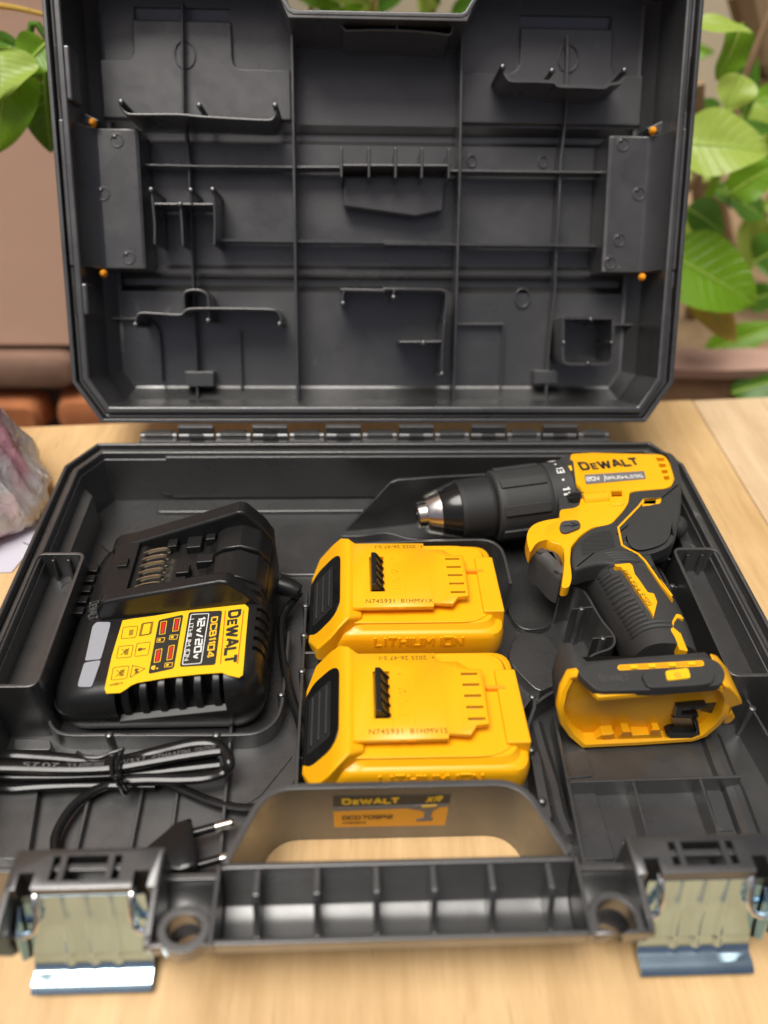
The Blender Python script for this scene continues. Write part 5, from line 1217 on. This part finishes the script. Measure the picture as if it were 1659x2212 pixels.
inner([(113,5.3),(111.8,10),(114.5,14.6),(120.5,15.3),(122.8,9.6),(125,16.9),(129,16.8),(130.9,13),(140.1,13.6),(140.8,19.1),(144.4,19),(147.2,12.5),(149.8,6.7),(133.8,5.4)], 12, 2.5, 'contact_carrier', 'yellow', .5)
for P in ([(114.1,14.2),(119.1,14.7),(120.7,10.6),(115.4,9.7)], [(124.6,17.5),(129,17.7),(131.1,13),(125,12.3)], [(139.6,19.1),(143.1,19.4),(144.7,14.4),(140.2,14)]):
    inner(P, 3, 2.1, 'carrier_slot', 'orange', 0)
b = MB(); q = [(143.4,13.8)][0]; b.ell((q[0], fy(q[1], 6), q[1]), 3.2, 1.4, 2.2); b.build('spring', 'steel', fs_)
b = MB(); P = [(163.8,62.8),(168.4,60.4),(177.5,49.2),(180.5,43.8),(175.8,40.3),(175.1,32.1)]
b.loft([fring(P, 3), fring(P, 24)]); b.build('belt_lug', 'yellow', dr, bev=1.2)
b = MB(); P = [(176.6,28.6),(178.9,33.8),(182.9,27.5),(182.4,22.2),(179,20.5)]
b.loft([fring(P, 4), fring(P, 20)]); b.build('belt_lug', 'yellow', dr, bev=1.0)

# ================================================================== BAG AND PAPER, left edge
pp = thing('paper_sheet', 'sheet of pale lavender paper sticking out from under the plastic bag', 'paper')
b = MB(); P = [(-274.2,3.3),(-240.7,-4.6),(-240,-62.6),(-245.1,-82.8),(-270.1,-84.7)]
b.prism(P, .3, .9); b.build('sheet', 'paper', pp)
b = MB(); b.wall([(-241.9,-32.8),(-232.1,-39.8)], .8, .9, 1.1); b.wall([(-246.4,-54.2),(-236.8,-59)], .8, .9, 1.1); b.build('printed_line', 'darkgrey', pp)
bag = thing('plastic_bag', 'crumpled clear plastic bag with pink flower print, at the left edge of the table', 'plastic bag')
def blob(c, rx, ry, rz, n, m, amp, fr_, seed, nm, mt, par, flat=None):
    vs = []; rings = []
    for j in range(m+1):
        t = pi*j/m; row = []
        for k in range(n):
            d = Vector((sin(t)*cos(2*pi*k/n), sin(t)*sin(2*pi*k/n), -cos(t)))
            s = Vector((seed, seed*2, 0))
            f = 1+amp*(1-2*abs(noise.noise(d*fr_+s)))+amp*.6*(1-2*abs(noise.noise(d*fr_*2.3+s)))+amp*.3*noise.noise(d*fr_*6+s)
            p = Vector((c[0]+d.x*rx*f, c[1]+d.y*ry*f, c[2]+d.z*rz*f))
            if p.z < 1.2: p.z = 1.2+.1*random.random()
            row.append(p)
        rings.append(row)
    b = MB(); b.loft(rings, True, True); return b.build(nm, mt, par, sharp=75)
def bag_skin(c, prof, n, seed, nm, mt, par):
    rings = []
    for z, R in prof:
        row = []
        for k in range(n):
            a = 2*pi*k/n; d = Vector((cos(a), sin(a), z*.006))
            f = 1+.085*(.5-abs(noise.noise(d*2.6+Vector((seed,0,0))))*2)+.06*(.4-abs(noise.noise(d*6+Vector((0,seed,z*.004))))*2)+.022*(.4-abs(noise.noise(Vector((cos(a)*16, sin(a)*16, z*.05))))*2)
            row.append((c[0]+R*f*cos(a), c[1]+R*f*.85*sin(a), z+3*noise.noise(d*5)))
        rings.append(row)
    pr = [(Vector(r_[0])) for r_ in rings]
    b = MB(); b.loft(rings); return b.build(nm, mt, par, sharp=70)
BP = [(1.5,78),(5,88),(12,91),(22,90),(34,86),(46,81),(58,77),(70,73),(84,69),(98,64),(112,58),(126,52),(140,46),(154,38),(166,28),(174,16),(177,6)]
bag_skin((-331,-18,0), BP, 160, 4.7, 'film', 'film', bag)
for i, (x, y, z, r) in enumerate(((-290,-30,50,12),(-312,-52,62,13),(-282,-8,30,11),(-297,-56,30,10),(-312,-20,100,13))):
    blob((x, y, z), r, r*.8, r*.9, 18, 12, .3, 2.2, i*1.7, 'petal', 'pink', bag)

# ================================================================== PLANTS
def leaf(parent, base, tip, width, m, up=(0,-.5,.85), curl=.12, fold=.18, wav=.04, seed=0):
    B = Vector(base); T = Vector(tip); X = (T-B); L = X.length; X.normalize()
    U = Vector(up); Y = U.cross(X).normalized(); U = X.cross(Y).normalized()
    nu, nv = 18, 8; rows = []
    rl = random.Random(seed)
    ph = rl.uniform(0, 6)
    for i in range(nu+1):
        t = i/nu; w = width*.45*2.62*(max(t,.0)**.55)*((1-t)**.9)+.25
        row = []
        for j in range(nv+1):
            s = -1+2*j/nv
            zz = -curl*L*(t-.3)**2*1.6+abs(s)*w*fold+wav*width*sin(9*t+ph+s*2)*abs(s)-.9*(abs(s) < .05)
            row.append(B+X*(t*L)+Y*(s*w)+U*zz)
        rows.append(row)
    vs = [p for r in rows for p in r]; W_ = nv+1
    fs = [[a*W_+j, a*W_+j+1, (a+1)*W_+j+1, (a+1)*W_+j] for a in range(nu) for j in range(nv)]
    b = MB(); b.add(vs, fs); lf_ = b.build('leaf', m, parent, fix=False, sharp=70)
    uvl = lf_.data.uv_layers.new(name='along_across')
    for lp_ in lf_.data.loops:
        vi = lp_.vertex_index; uvl.data[lp_.index].uv = ((vi//W_)/nu, -1+2*(vi % W_)/nv)
    if width > 30:
        mid_ = [r[nv//2]+U*.5 for r in rows]
        b = MB(); b.tube(mid_, [1.3-1.0*i_/nu for i_ in range(nu+1)], 6); b.build('midrib', 'leafl', lf_)
    return lf_
def stem(parent, pts, r, m='bark', r1=None, nm='stem'):
    q = crom(pts, 5); b = MB(); b.tube(q, [r+((r1 or r)-r)*i/(len(q)-1) for i in range(len(q))], 8); return b.build(nm, m, parent)
def wp(L_): return L_
lp = thing('leafy_plant', 'plant with broad bright green leaves in front of the pink wall, left of the lid', 'plant')
def at(xz, y): return (xz[0], y, xz[1])
a = [(-288.8,275.2),(-270.5,273.2),(-252.5,269.6)]; stem(lp, [at(p, 250) for p in a], 2.4, 'leafy', 1.6)
a = [(-299.9,253.6),(-270.2,246),(-248.6,252.1)]; stem(lp, [at(p, 240) for p in a]+[(-190, 240, 40), (-185, 262, -180), (-180, 280, -750)], 2.2, 'leafd', 4)
for b0, t0, w, m, y0, y1 in (((-40,420),(10,1240),72,'leaf',240,205), ((90,430),(-30,760),56,'leaf',236,200), ((340,350),(215,660),40,'leaf',238,215), ((430,420),(440,1230),58,'leafd',246,225), ((-120,330),(190,380),22,'leafd',250,236)):
    pass
for P, w, m, y0, y1, sd in (([(-276.8,251),(-299,182.3)], 60, 'leaf', 232, 205, 1), ([(-284.4,250.3),(-283.1,223.5)], 66, 'leafl', 226, 200, 2), ([(-250.5,253.4),(-271.2,236.8)], 34, 'leaf', 238, 222, 3), ([(-258.8,240.4),(-264.2,176.7)], 52, 'leafd', 246, 225, 4), ([(-293.5,253.7),(-270.3,249.3)], 16, 'leafd', 244, 236, 5)):
    leaf(lp, at(P[0], y0), at(P[1], y1), w, M_ if False else m, up=(.1,-.9,.35), seed=sd)
rp = thing('broadleaf_shrub', 'shrub with large lime and green leaves behind the right side of the lid', 'shrub')
stem(rp, [(300,400,-75),(318,380,60),(340,350,150),(352,340,260),(370,350,380)], 5, 'bark', 3)
stem(rp, [(430,480,-110),(400,440,0),(360,420,110),(330,400,200)], 8, 'bark', 5)
for P, w, m, y0, y1, up in (
    ([(285.2,168.3),(366.6,171.2)], 68, 'leafl', 310, 285, (.1,-.75,.6)),
    ([(298.4,67.8),(398.5,26.5)], 84, 'leaf', 300, 270, (.1,-.8,.5)),
    ([(334.4,26),(400.1,-23.9)], 38, 'leafy', 300, 285, (.3,-.8,.3)),
    ([(349.1,254.8),(337.5,207.7)], 50, 'leaf', 380, 370, (.5,-.8,.3)),
    ([(283.4,258.1),(337.8,259.1)], 26, 'leafl', 345, 330, (0,-.4,.9)),
    ([(340.4,221.4),(329.6,193.5)], 40, 'leafl', 330, 320, (-.2,-.8,.5)),
    ([(328.2,160.6),(413,169.5)], 24, 'leafd', 380, 370, (0,-.6,.7)),
    ([(364.5,112.7),(401.8,147.2)], 44, 'leaf', 340, 330, (.1,-.7,.6)),
    ([(399.1,88.7),(439.9,71)], 40, 'leafd', 400, 390, (.1,-.7,.6)),
    ([(435.6,24.6),(464.4,51)], 56, 'leafd', 380, 370, (.1,-.7,.6)),
    ([(401.7,-80),(476.5,-33.9)], 40, 'leaf', 360, 350, (.1,-.6,.7)),
    ([(412.1,-91),(464.8,-64.1)], 44, 'leafd', 290, 280, (.1,-.6,.7)),
    ([(342.8,180.3),(355.2,152.5)], 40, 'leafd', 420, 415, (.1,-.8,.4)),
    ([(321.5,101.2),(367.1,78.3)], 40, 'leafd', 330, 325, (.1,-.8,.4)),
    ([(463.3,-41.9),(499.1,-25.6)], 40, 'leafd', 420, 415, (.1,-.8,.4))):
    leaf(rp, at(P[0], y0), at(P[1], y1), w, m, up=up, seed=int(w*7))
for k in range(34):
    x = 330+300*random.random(); z = 30+260*random.random(); y = 420+110*random.random(); an = random.uniform(0, 6.28); L0 = random.uniform(45, 85)
    leaf(rp, (x, y, z), (x+L0*cos(an), y-25, z+L0*sin(an)), random.uniform(26, 46), random.choice(('leaf','leafl','leafl','leafd')), up=(random.uniform(-.4,.4), -.7, .6), seed=300+k)
# bare branches and dry leaves further back
bb = thing('bare_branch', 'tangle of bare brown branches rising behind the green leaves', 'branch')
for P, y, r in (([(449.2,53.4),(502.7,-47.6),(524.8,-62.2)], 560, 9), ([(502.7,-47.6),(524.9,14.6),(532.1,49.2)], 560, 8), ([(436.2,257.9),(476.2,182.6),(464.4,122.1)], 600, 22), ([(495.3,220.2),(516.2,127.9),(510.8,77.1)], 640, 26), ([(452.1,-142.5),(460,-68.6),(482.3,-31.1)], 520, 10), ([(424.8,102),(463.5,35.4),(468.3,-20.2)], 600, 16), ([(461.6,131.9),(481,150.5)], 560, 14)):
    stem(bb, [at(p, y) for p in P], r, 'bark', r*.8, 'branch')
dl = random.Random(5)
sh = thing('hedge_plant', 'low yellow-green plant seen through the handle opening of the lid', 'plant')
for k in range(34):
    x = dl.uniform(-90, 110); z = dl.uniform(205, 330); y = dl.uniform(470, 560)
    L0 = dl.uniform(40, 75); an = dl.uniform(-1.2, 1.2)
    leaf(sh, (x, y, z), (x+L0*sin(an), y-15, z+L0*cos(an)*.6), dl.uniform(16, 30), dl.choice(('leafl','leaf','leafd','leafl')), up=(dl.uniform(-.4,.4),-.7,.6), seed=k)
for k in range(5):
    x = dl.uniform(-80, 90); stem(sh, [(x, 520, -112), (x+dl.uniform(-20, 20), 530, 120), (x+dl.uniform(-40, 40), 510, 330)], 4, 'leafy', 2.5)
for k in range(16):
    x = dl.uniform(230, 620); z = dl.uniform(-60, 260); y = dl.uniform(560, 700)
    an = dl.uniform(0, 6.28); leaf(sh if False else bb, (x, y, z), (x+60*cos(an), y-20, z+60*sin(an)), dl.uniform(24, 44), dl.choice(('leafd','leafd','leafy','leaf')), up=(dl.uniform(-.4,.4),-.7,.6), seed=100+k)
